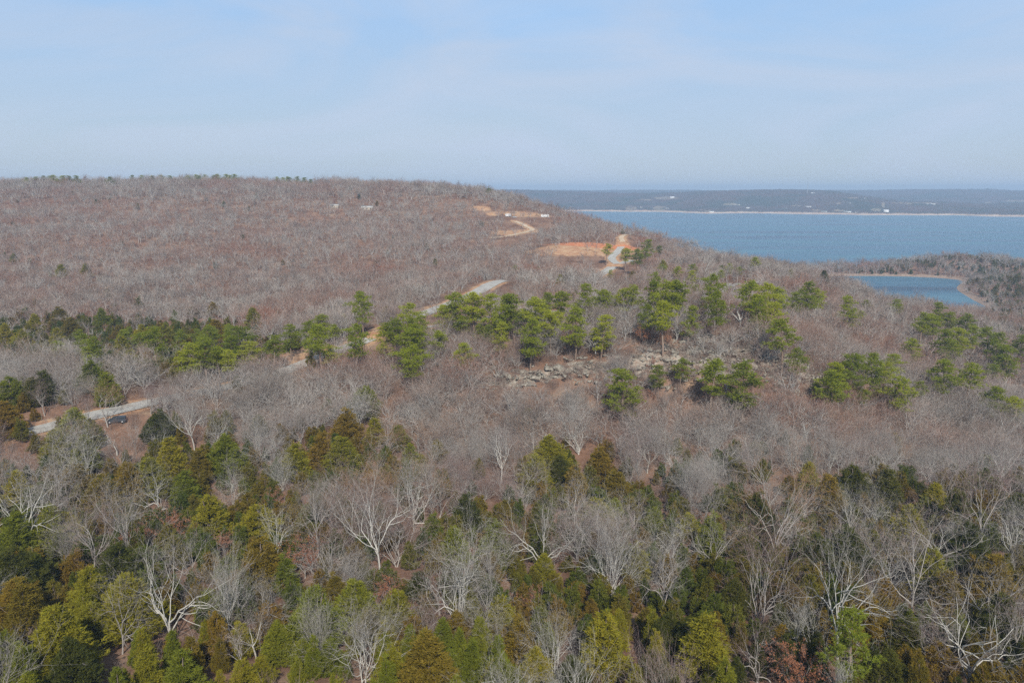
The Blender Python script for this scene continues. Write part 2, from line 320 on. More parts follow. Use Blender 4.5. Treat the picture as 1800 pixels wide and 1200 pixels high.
def flat(name, c, rough=0.6, spec=0.4, var=0.12):
    m, t, b = newmat(name, rough, spec)
    gm = N(t, 'ShaderNodeNewGeometry'); n = noise(t, 1.3, 4, 0.6, gm.outputs['Position'])
    r = ramp(t, [(.3, tuple(x*(1-var) for x in c)), (.7, tuple(min(1,x*(1+var)) for x in c))])
    t.links.new(n.outputs['Fac'], r.inputs[0]); t.links.new(r.outputs[0], b.inputs['Base Color'])
    return m

# ------------------------------------------------------------------ ground sheet
def patch_w(X, Y, cx, cy, rx, ry, rot=0.0):
    dx = X-cx; dy = Y-cy; c, s = math.cos(rot), math.sin(rot); a = (dx*c+dy*s)/rx; b = (-dx*s+dy*c)/ry
    return np.clip(1.5-np.sqrt(a*a+b*b), 0, 1)
def W(px, py, Y): return unproj(px, py, Y)[:2]
CLAY = [(W(1035,435,700), 58, 22, 0), (W(925,379,940), 34, 14, 0), (W(905,410,835), 26, 14, 0), (W(845,372,960), 12, 10, 0), (W(535,612,306), 12, 9, .3), (W(1010,480,610), 16, 5, 0), (W(740,548,378),10,4,.6),
        (W(870,380,935), 10, 8, 0), (W(1075,452,685), 11, 9, 0)]
az = np.radians(np.arange(-75, 75.01, 0.22)); rr_ = [18.0]
while rr_[-1] < 2300: rr_.append(rr_[-1]*1.0105)
rr_ = np.array(rr_ + [3000, 4500, 7000, 12000, 25000, 45000]); AZ, RR = np.meshgrid(az, rr_)
GX = CX + RR*np.sin(AZ); GY = CY + RR*np.cos(AZ)
GZ = ground_z(GX, GY); GZ = np.where(RR > 2400, -10.0, GZ)
nr, na = GX.shape
ii = np.arange((nr-1)*na).reshape(nr-1, na)[:, :-1].ravel()
FQ = np.stack([ii, ii+1, ii+na+1, ii+na], 1)
FQ = FQ[:, ::-1]
gme = mesh_np('ground', np.stack([GX,GY,GZ],-1).reshape(-1,3), FQ, M['ground'], smooth=True)
def attr(me, name, v):
    a = me.attributes.new(name, 'FLOAT', 'POINT'); a.data.foreach_set('value', np.asarray(v, np.float32).ravel())
clay = np.zeros(GX.shape); red = np.zeros(GX.shape)
for (c, rx, ry, ro) in CLAY: clay = np.maximum(clay, patch_w(GX, GY, c[0], c[1], rx, ry, ro))
c = W(1035,426,722); red = patch_w(GX, GY, c[0]+6, c[1], 42, 9, -.15)
for nme, hw, L in ROADS:
    d, _ = seg_dist(GX, GY, L); clay = np.maximum(clay, np.clip(1.15-(d-hw)/4.5, 0, 1)*0.8*(d < 25))
attr(gme, 'clay', clay); attr(gme, 'redclay', red)
attr(gme, 'sand', np.clip(1.2-np.abs(GZ-0.6)/1.6, 0, 1)*(RR > 500))
attr(gme, 'rocky', bluff(GX, GY)*0.46)
go = link(bpy.data.objects.new('ground', gme)); tag(go, kind='structure')

for (nme, hw, L), rz in zip(ROADS, ROADZ):
    T = np.gradient(L, axis=0); T /= np.linalg.norm(T, axis=1)[:,None]+1e-9; Nn = np.stack([-T[:,1], T[:,0]], 1)
    offs = (-1, -.6, 0, .6, 1); V = []
    ew = 1+ (vnoise(np.arange(len(L)), np.zeros(len(L)), 5, 5)-.5)*0.25
    for k, o in enumerate(offs):
        q = L + Nn*(o*hw*ew)[:,None]; V.append(np.c_[q, rz + 0.05 - 0.06*abs(o)])
    V = np.stack(V, 1).reshape(-1,3); n = len(offs); j = (np.arange(len(L)-1)[:,None]*n + np.arange(n-1)[None]).ravel()
    Fq = np.stack([j, j+n, j+n+1, j+1], 1)
    ro = link(bpy.data.objects.new(nme, mesh_np(nme, V, Fq[:, ::-1], M['gravel'] if nme == 'road' else M['dirt'], True))); tag(ro, kind='structure')

# lake
wv = np.array([(-9000,450,0),(12000,450,0),(20000,14000,0),(-20000,14000,0)], float)
lk = link(bpy.data.objects.new('lake_water', mesh_np('lake_water', wv, np.array([[0,1,2,3]]), M['water']))); tag(lk, kind='structure')
# ------------------------------------------------------------------ far shore: hills across the lake
def mat_hills():
    m, t, b = newmat('far wooded hills', 0.95, 0.1)
    gm = N(t, 'ShaderNodeNewGeometry'); P_ = gm.outputs['Position']
    n1 = noise(t, 0.004, 5, 0.6, P_); n2 = noise(t, 0.06, 5, 0.7, P_)
    r1 = ramp(t, [(.35,(.105,.065,.055)),(.5,(.085,.062,.05)),(.6,(.05,.055,.04)),(.75,(.035,.045,.03))]); t.links.new(n1.outputs['Fac'], r1.inputs[0])
    r2 = ramp(t, [(.35,(.5,.5,.5)),(.65,(1.4,1.4,1.4))]); t.links.new(n2.outputs['Fac'], r2.inputs[0])
    c = mixc(t, 1.0, r1.outputs[0], r2.outputs[0], 'MULTIPLY')
    for att, col, col2 in (('beach', (.50,.36,.27), (.62,.50,.40)), ('bare', (.34,.27,.18), (.42,.35,.25))):
        a = N(t, 'ShaderNodeAttribute', attribute_name=att); nn = noise(t, 0.02, 4, 0.6, P_)
        rr = ramp(t, [(.42,col),(.58,col2)]); t.links.new(nn.outputs['Fac'], rr.inputs[0])
        c = mixc(t, a.outputs['Fac'], c, rr.outputs[0])
    t.links.new(c, b.inputs['Base Color']); return m
M['hills'] = mat_hills()
HAZ = np.radians(np.arange(-40, 48.01, 0.06))
HR = np.concatenate([np.arange(3900, 5200, 11), np.arange(5200, 8200, 30), np.arange(8200, 11000, 60)])
HA, HRR = np.meshgrid(HAZ, HR)
def pxaz(px): return np.arctan((np.asarray(px, float)-900)/F/CP)
# shoreline distance and crest heights by bearing (photo column)
shore_px = [-600,0,900,1050,1150,1230,1300,1400,1500,1560,1650,1750,1800,2400]
shore_d  = [4700,4600,4500,4480,4440,4180,4330,4250,4180,4230,4330,4250,4220,4300]
h1_px = [-600,0,800,950,1100,1200,1280,1400,1450,1500,1560,1700,1800,2400]      # near crest, metres over the lake
h1_h  = [105,105,105,98,88,92,100,104,98,70,40,22,20,30]
h2_px = [-600,0,900,1100,1250,1400,1480,1560,1640,1700,1760,1800,2400]
h2_h  = [98,98,92,92,97,94,99,106,109,106,99,102,103]
sh = np.interp(HA, pxaz(shore_px), shore_d) + (vnoise(HA*4000, HRR*0, 120, 4)-.5)*90
h1 = np.interp(HA, pxaz(h1_px), h1_h); h2 = np.interp(HA, pxaz(h2_px), h2_h)
d = HRR-sh
def sst(x): x = np.clip(x, 0, 1); return x*x*(3-2*x)
z1 = h1*sst((d-40)/1150)**0.9
z2 = 12 + (h2-12)*sst((HRR-6300)/2000)
HX = HRR*np.sin(HA); HY = HRR*np.cos(HA)
nzz = (vnoise(HX,HY,420,6)-.5)*20*sst(d/600) + (vnoise(HX,HY,170,7)-.5)*8*sst(d/400) + (vnoise(HX,HY,900,12)-.5)*18*sst(d/900)
Z = np.where(HRR < 5850, z1, np.maximum(z1*(1-sst((HRR-5850)/600)), z2)) + nzz
Z = Z + 3*sst(d/30)
canopy = sst((d-45)/25)
tops = (RS.rand(*HX.shape)*6 + vnoise(HX,HY,30,8)*5)
bare = np.zeros(HX.shape)
def hill_pt(px, py, R0, R1):
    a = float(pxaz(px)); return a
BARE = [(1172,349,22,5),(1135,352,12,3),(1110,367,10,8),(1160,367,12,8),(1283,360,12,4),(1400,363,10,3),(1500,349,10,3),(1472,358,8,3),(1608,358,40,3),(1553,362,3,12),(1785,354,24,3),(1740,357,10,2),(1240,371,10,3),(1435,371,9,4),(1540,370,9,6),(1475,371,9,4)]
HPX, HPY, _ = proj(HX, HY, Z+2)
for (bx, by, rx, ry) in BARE:
    m = (((HPX-bx)/rx)**2 + ((HPY-by)/max(ry*0.5,1.2))**2 < 1) & (vnoise(HX,HY,25,9) > 0.22); bare[m] = .55
ZG = Z.copy(); HPY0 = HPY
Z = Z + canopy*(1-bare)*tops*(d > 0) ; Z = np.where(d < 0, -4+0*Z, Z)
Z = np.where(HRR > 9300, np.minimum(Z, 85), Z)
nr, na = HX.shape; ii = np.arange((nr-1)*na).reshape(nr-1, na)[:, :-1].ravel()
hme = mesh_np('hills', np.stack([HX,HY,Z],-1).reshape(-1,3), np.stack([ii, ii+na, ii+na+1, ii+1], 1), M['hills'])
attr(hme, 'beach', np.clip(1-canopy,0,1)); attr(hme, 'bare', bare)
ho = link(bpy.data.objects.new('hills', hme)); tag(ho, kind='structure')

HZ_TOP = Z.copy()
# ------------------------------------------------------------------ air
hz = bpy.data.meshes.new('haze')
x0, x1, y0, y1, z0, z1 = -9500, 9500, -400, 11500, -14.0, 172.0
hv = [(x,y,z) for z in (z0,z1) for y in (y0,y1) for x in (x0,x1)]
hz.from_pydata(hv, [], [(0,2,3,1),(4,5,7,6),(0,1,5,4),(2,6,7,3),(0,4,6,2),(1,3,7,5)]); hz.update()
mh = bpy.data.materials.new('haze'); mh.use_nodes = True; t = mh.node_tree; t.nodes.clear()
o_ = N(t, 'ShaderNodeOutputMaterial'); pv = N(t, 'ShaderNodeVolumePrincipled'); t.links.new(pv.outputs[0], o_.inputs['Volume'])
pv.inputs['Color'].default_value = (.56,.76,1.0,1); pv.inputs['Density'].default_value = 0.00016; pv.inputs['Anisotropy'].default_value = 0.0
hz.materials.append(mh); hzo = link(bpy.data.objects.new('haze', hz)); tag(hzo, kind='stuff')
# ------------------------------------------------------------------ plant prototypes
class G:
    def __init__(s): s.v = []; s.f3 = []; s.f4 = []; s.n = 0
    def add(s, V, F):
        V = np.asarray(V, float); F = np.asarray(F, int)
        (s.f3 if F.shape[1] == 3 else s.f4).append(F+s.n); s.v.append(V); s.n += len(V)
    def mesh(s, name, mat, smooth=False):
        if not s.v: s.add([(0,0,0),(.01,0,0),(0,.01,0)], [(0,1,2)])
        fs = [np.concatenate(f) for f in (s.f3, s.f4) if f]
        return mesh_np(name, np.concatenate(s.v), fs, mat, smooth)
def unit(v): return v/(np.linalg.norm(v, axis=-1, keepdims=True)+1e-9)
def tube(g, P, rad, sides):
    P = np.asarray(P, float); n = len(P); T = unit(np.gradient(P, axis=0))
    ref = np.array([0.31, 0.17, 0.93]) if abs(T[0][2]) < .9 else np.array([1., .1, 0])
    A = unit(np.cross(T, ref)); B = np.cross(T, A); th = np.arange(sides)*2*math.pi/sides
    V = (P[:,None] + (A[:,None]*np.cos(th)[None,:,None] + B[:,None]*np.sin(th)[None,:,None])*np.asarray(rad)[:,None,None]).reshape(-1,3)
    i = (np.arange(n-1)[:,None]*sides); j = np.arange(sides)[None]; k = (j+1) % sides
    g.add(V, np.stack([i+j, i+k, i+sides+k, i+sides+j], -1).reshape(-1,4))
def ribbons(g, Pa, Pb, wid, rs):
    """many single flat twigs at once, each from Pa to Pb, tapering"""
    n = len(Pa); d = unit(Pb-Pa); s = unit(np.cross(d, rs.normal(size=(n,3))))*np.asarray(wid).reshape(-1,1)*0.5
    V = np.stack([Pa-s, Pa+s, Pb+s*.35, Pb-s*.35], 1).reshape(-1,3); g.add(V, np.arange(4*n).reshape(n,4))
def wander(p, d, L, n, wig, up, rs):
    P = [p]; d = d.copy()
    for i in range(n):
        d = unit(d + rs.normal(size=3)*wig + np.array([0,0,up])); P.append(P[-1]+d*L/n)
    return np.array(P), d
def bare_tree(seed, h, spread, levels, kids, tw, forks=1, lean=0.0, r0=None, wig=.22, clear=.28, leaves=None, sides=(7,5,4,3)):
    """returns trunk mesh data (trunk + limbs) and crown mesh data (branchlets + twigs)"""
    rs = np.random.RandomState(seed); tr = G(); cr_ = G(); lf = G()
    r0 = r0 or h*.017; ends = []
    la = rs.rand()*6.28; base = np.array([0,0,-.6])
    segs = [[], [], []]
    def kid_dirs(d, k, amin, amax):
        a0 = rs.rand()*6.28; ref = unit(np.cross(d, rs.normal(size=3))); b = np.cross(d, ref); out = []
        for i in range(k):
            th = a0 + i*2.4 + rs.normal()*.4; an = rs.uniform(amin, amax)
            out.append(unit(d*math.cos(an) + (ref*math.cos(th)+b*math.sin(th))*math.sin(an)))
        return out
    def grow(p, d, L, r, lev):
        n = 5 if lev <= 1 else 4
        P, dd = wander(p, d, L, n, wig*(1 if lev else .4), .05 if lev else .12, rs)
        if lev == 0: P[0] = base
        re = r*(.55 if lev else .68)
        rad = np.linspace(r, re, n+1); rad[0] *= 1.25 if lev == 0 else 1.0
        if lev < levels-1: tube(tr if lev <= 2 else cr_, P, rad, sides[min(lev,3)])
        else:
            if lev <= 2: tube(tr, P, rad, 3)
            else: tube(cr_, P, rad, 3)
        if lev < levels:
            k = kids[lev]
            for i, kd in enumerate(kid_dirs(dd, k, .35, 1.0 if lev else .95)):
                t = rs.uniform(.3 if lev else .55, 1) if i < k-2 else 1.0
                if lev == 0 and i < k-2: t = rs.uniform(clear+.25, 1)
                q = P[0] + 0; fi = t*n; j = min(int(fi), n-1); q = P[j] + (P[j+1]-P[j])*(fi-j)
                rr = np.interp(fi, range(n+1), rad)*rs.uniform(.5,.75)
                kd = unit(kd*np.array([spread, spread, 1])); 
                if kd[2] < -.15: kd[2] *= .3
                LL = L*rs.uniform(.55,.9) if lev else h*rs.uniform(.36,.55)
                if lev == levels-1: segs[0].append(q); segs[1].append(q + unit(kd+rs.normal(size=3)*.2)*LL*.62); segs[2].append(max(rr*1.4, tw))
                else: grow(q, kd, LL, max(rr, tw*.6), lev+1)
    for f in range(forks):
        th = la + f*2*math.pi/forks; sp = (.0 if forks == 1 else .28) 
        d0 = unit(np.array([math.cos(th)*(sp+lean), math.sin(th)*(sp+lean), 1]))
        grow(base, d0, h*(clear+rs.uniform(.02,.1)), r0/(forks**.4), 0)
    a = np.array(segs[0]); b = np.array(segs[1]); wd = np.full(len(a), tw)
    ribbons(cr_, a, b, wd, rs)
    # forked tips
    d = b-a; ln = np.linalg.norm(d, axis=1, keepdims=True)
    for k in range(2):
        s0 = a + d*rs.uniform(.3,.9,(len(a),1)); ribbons(cr_, s0, s0 + (unit(d)+rs.normal(size=d.shape)*.45)*ln*rs.uniform(.35,.6,(len(a),1)), wd*.8, rs)
    if leaves:
        nn = int(len(a)*leaves); i = rs.randint(0, len(a), nn); c = a[i]+d[i]*rs.rand(nn,1)+rs.normal(size=(nn,3))*.12
        u = rs.normal(size=(nn,3)); u = unit(u)*.11; v = unit(np.cross(u, rs.normal(size=(nn,3))))*.085
        lf.add(np.stack([c-u, c+v, c+u, c-v], 1).reshape(-1,3), np.arange(4*nn).reshape(nn,4))
    return tr, cr_, lf
def tris(g, C_, D, ln, wd, rs):
    """blades: base at C_, pointing along D"""
    n = len(C_); D = unit(D); s = unit(np.cross(D, rs.normal(size=(n,3))))*(wd*.5)
    V = np.stack([C_-s, C_+s, C_+D*ln+s*.15], 1).reshape(-1,3); g.add(V, np.arange(3*n).reshape(n,3))
def cedar(seed, h, rmax, nb, sp, bl, bw, full=1.0):
    rs = np.random.RandomState(seed); g_ = G(); tk = G()
    P, _ = wander(np.array([0,0,-.5]), np.array([0,0,1.]), h*.93, 6, .03, .1, rs); tube(tk, P, np.linspace(h*.02, h*.004, 7), 6)
    ph = rs.rand(8)*6.28; am = rs.uniform(.05,.16,8)
    def Rf(t, a):
        prof = (1-t)**.95*np.minimum(1,(t+.06)/.2)**.6
        lob = 1 + am[0]*np.sin(2*a+ph[0]+t*4) + am[1]*np.sin(3*a+ph[1]-t*7) + am[2]*np.sin(5*a+ph[2]+t*11) + am[3]*np.sin(t*17+ph[3])
        return rmax*prof*lob*full
    t = 1-np.sqrt(rs.rand(nb)); t = np.clip(t*.97+.02, 0, .985); a = rs.rand(nb)*6.283
    r = Rf(t, a)*rs.uniform(.72, 1.12, nb); up = rs.uniform(.25,.75,nb)
    out = np.stack([np.cos(a), np.sin(a), up], 1); out = unit(out)
    Cs = []; Ds = []
    for j in range(sp):
        f = (rs.uniform(.35, 1.0, nb)**.6)
        c = np.stack([np.cos(a)*r*f, np.sin(a)*r*f, .35 + t*(h-.5) + (r*f)*up*.45 - rmax*.08], 1) + rs.normal(size=(nb,3))*.16
        Cs.append(c); Ds.append(out*.7 + rs.normal(size=(nb,3))*.28 + np.array([0,0,.35]))
    Cc = np.concatenate(Cs); Dd = np.concatenate(Ds)
    m = 11
    CC = np.repeat(Cc, m, 0); DD = np.repeat(unit(Dd), m, 0)
    CC = CC + DD*rs.uniform(0, bl*.8, (len(CC),1)) + rs.normal(size=CC.shape)*bl*.22
    tris(g_, CC, DD + rs.normal(size=DD.shape)*.55, bl*rs.uniform(.6,1.2,(len(CC),1)), bw, rs)
    return tk, g_
def pine(seed, h, rc, nb, tuft, nl, nw, crown0=.38, mm=11):
    rs = np.random.RandomState(seed); g_ = G(); tk = G()
    P, _ = wander(np.array([0,0,-.6]), np.array([rs.normal()*.03, rs.normal()*.03,1.]), h*1.0, 9, .025, .1, rs)
    tube(tk, P, np.linspace(h*.015, h*.004, 10), 7)
    zs = P[:,2]; Cs = []; Ds = []
    for i in range(nb):
        t = crown0 + (1-crown0)*((i+rs.rand())/nb); u = (t-crown0)/(1-crown0)
        r = rc*(math.sin(math.pi*(min(u,1)*.80+.17))**.7)*rs.uniform(.35,1.25); a = i*2.4+rs.normal()*.5
        p = np.array([np.interp(t*h, zs, P[:,0]), np.interp(t*h, zs, P[:,1]), t*h-.4])
        d = np.array([math.cos(a), math.sin(a), .05+.55*u]); 
        Q, dd = wander(p, unit(d), r, 4, .12, .06, rs); tube(tk, Q, np.linspace(h*.0045*(1.2-u*.6), .02, 5), 3)
        k = 2 + int(r*1.7)
        for j in range(k):
            f = 1-.6*(j/k)*rs.rand()-.12*(j/k); c = p + (Q[-1]-p)*f + np.array([rs.normal()*.38*r/2.2, rs.normal()*.38*r/2.2, .12+rs.rand()*.3])
            for q in range(tuft):
                o = rs.normal(size=3)*np.array([.42,.42,.20]); Cs.append(c+o); Ds.append(unit(o*np.array([1,1,1.2])+np.array([0,0,.35])+unit(d)*.25))
    Cc = np.array(Cs); Dd = np.array(Ds); CC = np.repeat(Cc, mm, 0); DD = np.repeat(Dd, mm, 0)
    tris(g_, CC + rs.normal(size=CC.shape)*.05, DD + rs.normal(size=DD.shape)*.75, nl*rs.uniform(.7,1.2,(len(CC),1)), nw, rs)
    return tk, g_
def protos(fn, n): return [fn(i) for i in range(n)]
# near bare trees: (trunk mesh, crown mesh, leaf mesh or None), reference height 13 m
def mk_bare(i):
    forks = (1,1,2,1,2,1,3,1,2,1)[i % 10]; tr, c_, lf = bare_tree(100+i, 13.0, (1.25,1.0,1.1,.85,1.2,1.35,1.0,.7,1.15,1.0)[i%10], 4, (6,5,5,4), .023, forks=forks,
        lean=(0,.12,.05,.3,0,.1,.0,.08,.15,.35)[i%10], r0=.235, clear=(.2,.28,.18,.35,.12,.18,.1,.35,.2,.3)[i%10], wig=(.24,.2,.3,.22,.2,.32,.2,.18,.26,.22)[i%10])
    return tr.mesh('trunk', M['bark_pale'], True), c_.mesh('crown', M['twig_grey'])
BARE_P = protos(mk_bare, 14)
def mk_slim(i):
    tr, c_, lf = bare_tree(300+i, 11.0, .55, 3, (9,6,5), .024, forks=(1,2,1,3)[i%4], lean=.06*i, r0=.11, clear=.35)
    return tr.mesh('trunk', M['bark_grey'], True), c_.mesh('crown', M['twig_mauve'])
SLIM_P = protos(mk_slim, 6)
def mk_russet(i):
    tr, c_, lf = bare_tree(400+i, 8.0, .9, 3, (7,6,6), .02, r0=.10, clear=.2, leaves=9)
    return tr.mesh('trunk', M['bark_grey'], True), lf.mesh('crown', M['leaf_rust']), c_.mesh('twigs', M['twig_mauve'])
RUSS_P = protos(mk_russet, 3)
def mk_snag(i):
    tr, c_, lf = bare_tree(500+i, 9.0, 1.1, 2, (5,4), .05, r0=.19, clear=.4, wig=.35)
    for f in c_.f3: tr.f3.append(f+tr.n)
    for f in c_.f4: tr.f4.append(f+tr.n)
    tr.v += c_.v; tr.n += c_.n
    return (tr.mesh('trunk', M['bark_pale'], True),)
SNAG_P = protos(mk_snag, 3)
CED_P = [tuple(x.mesh(n, m) for x, n, m in zip(cedar(200+i, 8.0, (2.3,2.6,1.9,2.9,1.6,2.4,3.1,2.1)[i], (240,260,210,300,180,240,320,220)[i], 9, .30, .085), ('trunk','crown'), (M['bark_cedar'], M['cedar_olive']))) for i in range(8)]
PINE_P = [tuple(x.mesh(n, m) for x, n, m in zip(pine(700+i, 16.0, (3.0,2.6,3.3,2.3,2.9,2.5)[i], (34,40,30,34,38,26)[i], 6, .44, .095, (.36,.3,.42,.45,.25,.5)[i]), ('trunk','crown'), (M['bark_pine'], M['pine']))) for i in range(6)]
# light versions for the numberless woods
def joined(name, parts, mats):
    """one mesh, several material slots"""
    V = []; F3 = []; F4 = []; n = 0; mi3 = []; mi4 = []
    for k, g_ in enumerate(parts):
        if not g_.v: continue
        v = np.concatenate(g_.v); V.append(v)
        for f in g_.f3: F3.append(f+n); mi3 += [k]*len(f)
        for f in g_.f4: F4.append(f+n); mi4 += [k]*len(f)
        n += len(v)
    fs = [np.concatenate(x) for x in (F3, F4) if x]
    me = mesh_np(name, np.concatenate(V), fs)
    for m in mats: me.materials.append(m)
    me.polygons.foreach_set('material_index', np.array(mi3+mi4, np.int32)); return me
PCOL = {}
def proto_col(key, meshes):
    c = bpy.data.collections.new('plants_'+key)
    for i, me in enumerate(meshes):
        o = bpy.data.objects.new('%s_%02d' % (key, i), me); c.objects.link(o)
    PCOL[key] = c
def mid(i):
    tr, c_, _ = bare_tree(800+i, 12.0, (1.1,.9,1.25,.75,1.0,1.1,.85,1.0)[i], 3, ((8,7,6),(7,7,6),(8,6,6),(9,6,5))[i%4], .045, forks=(1,2,1,1,3,1,2,1)[i], lean=.05*(i%3), r0=.17, clear=.24)
    return joined('bare_mid', (tr, c_), (M['bark_far'], M['twig_far']))
proto_col('mid', [mid(i) for i in range(8)])
def far(i):
    tr, c_, _ = bare_tree(900+i, 12.0, (1.1,.9,1.25,.8,1.0,1.1)[i], 2, ((9,9),(8,9),(10,8))[i%3], .10, forks=1, r0=.16, clear=.30, sides=(4,3,3,3))
    return joined('bare_far', (tr, c_), (M['bark_far'], M['twig_far']))
proto_col('far', [far(i) for i in range(6)])
def cfar(i):
    tk, f = cedar(1000+i, 8.0, (2.3,2.7,2.0,2.5)[i], 90, 5, .55, .19); return joined('cedar_far', (tk, f), (M['bark_cedar'], M['cedar_far']))
proto_col('cfar', [cfar(i) for i in range(4)])
def rfar(i):
    tr, c_, lf = bare_tree(1100+i, 6.0, .9, 2, (7,7), .05, r0=.06, clear=.15, leaves=7, sides=(3,3,3,3)); 
    return joined('russet_far', (tr, c_, lf), (M['bark_far'], M['twig_far'], M['leaf_rust_far']))
proto_col('rfar', [rfar(i) for i in range(3)])
def brush(i):
    rs = np.random.RandomState(1200+i); g_ = G(); n = 46
    a = np.c_[rs.normal(size=(n,2))*.8, np.zeros(n)-.1]; d = np.c_[rs.normal(size=(n,2))*.18, np.ones(n)]*rs.uniform(1.2,3.6,(n,1)); b = a+d
    ribbons(g_, a, b, np.full(n,.035), rs)
    for k in range(4): s0 = a+d*rs.uniform(.3,.9,(n,1)); ribbons(g_, s0, s0+d*.22+rs.normal(size=(n,3))*.30, np.full(n,.028), rs)
    return g_.mesh('brush', M['brush'])
def rubble(i):
    rs = np.random.RandomState(1300+i); g_ = G(); n = 16
    for k in range(n):
        c = np.array([rs.normal()*1.3, rs.normal()*1.3, .05]); s = rs.uniform(.12,.55)*np.array([1, rs.uniform(.5,1), rs.uniform(.35,.8)])
        V = np.array([(x,y,z) for z in (-1,1) for y in (-1,1) for x in (-1,1)], float)*rs.uniform(.55,1.1,(8,3))*s; a = rs.rand()*6.28; co, si = math.cos(a), math.sin(a); V = np.c_[V[:,0]*co-V[:,1]*si, V[:,0]*si+V[:,1]*co, V[:,2]+V[:,0]*rs.normal()*.3]+c
        g_.add(V, np.array([(0,2,3,1),(4,5,7,6),(0,1,5,4),(2,6,7,3),(0,4,6,2),(1,3,7,5)]))
    return g_.mesh('rubble', M['rock'])
proto_col('rubble', [rubble(i) for i in range(4)])
proto_col('brush', [brush(i) for i in range(4)])

def scatter(name, key, X, Y, Z, S, seed, zs=1.0, tilt=.06):
    """one object: the points and a node tree that sets a plant on each of them"""
    rs = np.random.RandomState(seed); n = len(X)
    me = bpy.data.meshes.new(name); me.vertices.add(n); me.vertices.foreach_set('co', np.stack([X,Y,Z],1).astype(np.float32).ravel())
    rot = np.c_[rs.normal(size=(n,2))*tilt, rs.rand(n)*6.283]
    a = me.attributes.new('rot', 'FLOAT_VECTOR', 'POINT'); a.data.foreach_set('vector', rot.astype(np.float32).ravel())
    sc = np.stack([S*rs.uniform(.85,1.2,n), S*rs.uniform(.85,1.2,n), S*zs], 1)
    a = me.attributes.new('scl', 'FLOAT_VECTOR', 'POINT'); a.data.foreach_set('vector', sc.astype(np.float32).ravel())
    a = me.attributes.new('idx', 'INT', 'POINT'); a.data.foreach_set('value', rs.randint(0, len(PCOL[key].objects), n).astype(np.int32))
    o = link(bpy.data.objects.new(name, me)); ng = bpy.data.node_groups.new(name, 'GeometryNodeTree')
    ng.interface.new_socket('Geometry', in_out='INPUT', socket_type='NodeSocketGeometry'); ng.interface.new_socket('Geometry', in_out='OUTPUT', socket_type='NodeSocketGeometry')
    gi = ng.nodes.new('NodeGroupInput'); go_ = ng.nodes.new('NodeGroupOutput'); ip = ng.nodes.new('GeometryNodeInstanceOnPoints'); ci = ng.nodes.new('GeometryNodeCollectionInfo')
    ci.inputs['Collection'].default_value = PCOL[key]; ci.inputs['Separate Children'].default_value = True; ci.inputs['Reset Children'].default_value = True
    def na(nm, typ):
        x = ng.nodes.new('GeometryNodeInputNamedAttribute'); x.data_type = typ; x.inputs['Name'].default_value = nm; return x.outputs['Attribute']
    ip.inputs['Pick Instance'].default_value = True
    L = ng.links.new
    L(gi.outputs[0], ip.inputs['Points']); L(ci.outputs[0], ip.inputs['Instance']); L(na('idx','INT'), ip.inputs['Instance Index'])
    er = ng.nodes.new('FunctionNodeEulerToRotation'); L(na('rot','FLOAT_VECTOR'), er.inputs[0]); L(er.outputs[0], ip.inputs['Rotation']); L(na('scl','FLOAT_VECTOR'), ip.inputs['Scale']); L(ip.outputs[0], go_.inputs[0])
    md = o.modifiers.new('plants', 'NODES'); md.node_group = ng
    tag(o, kind='stuff'); return o

# ------------------------------------------------------------------ single trees: builder and register
REG = []          # every individual tree: dict(kind, look, X, Y, h, px, py, root ...)
def inst(name, meshes, mats, X, Y, Z, s, rz, tilt=(0,0), names=None):
    r = bpy.data.objects.new(name, None); r.empty_display_size = .5; COL.objects.link(r)
    r.location = (X, Y, Z); r.rotation_euler = (tilt[0], tilt[1], rz); r.scale = s if isinstance(s, tuple) else (s, s, s)
    for i, me in enumerate(meshes):
        o = bpy.data.objects.new(me.name.split('.')[0], me); COL.objects.link(o); o.parent = r
        if mats and mats[i] is not None:
            sl = o.material_slots[0]; sl.link = 'OBJECT'; sl.material = mats[i]
    return r
CED_LOOK = {'green':'cedar_green','olive':'cedar_olive','rust':'cedar_rust','dark':'cedar_dark'}
BARE_LOOK = {'pale':('bark_pale','twig_grey'),'grey':('bark_grey','twig_grey'),'mauve':('bark_grey','twig_mauve'),'rusty':('bark_grey','twig_rust')}
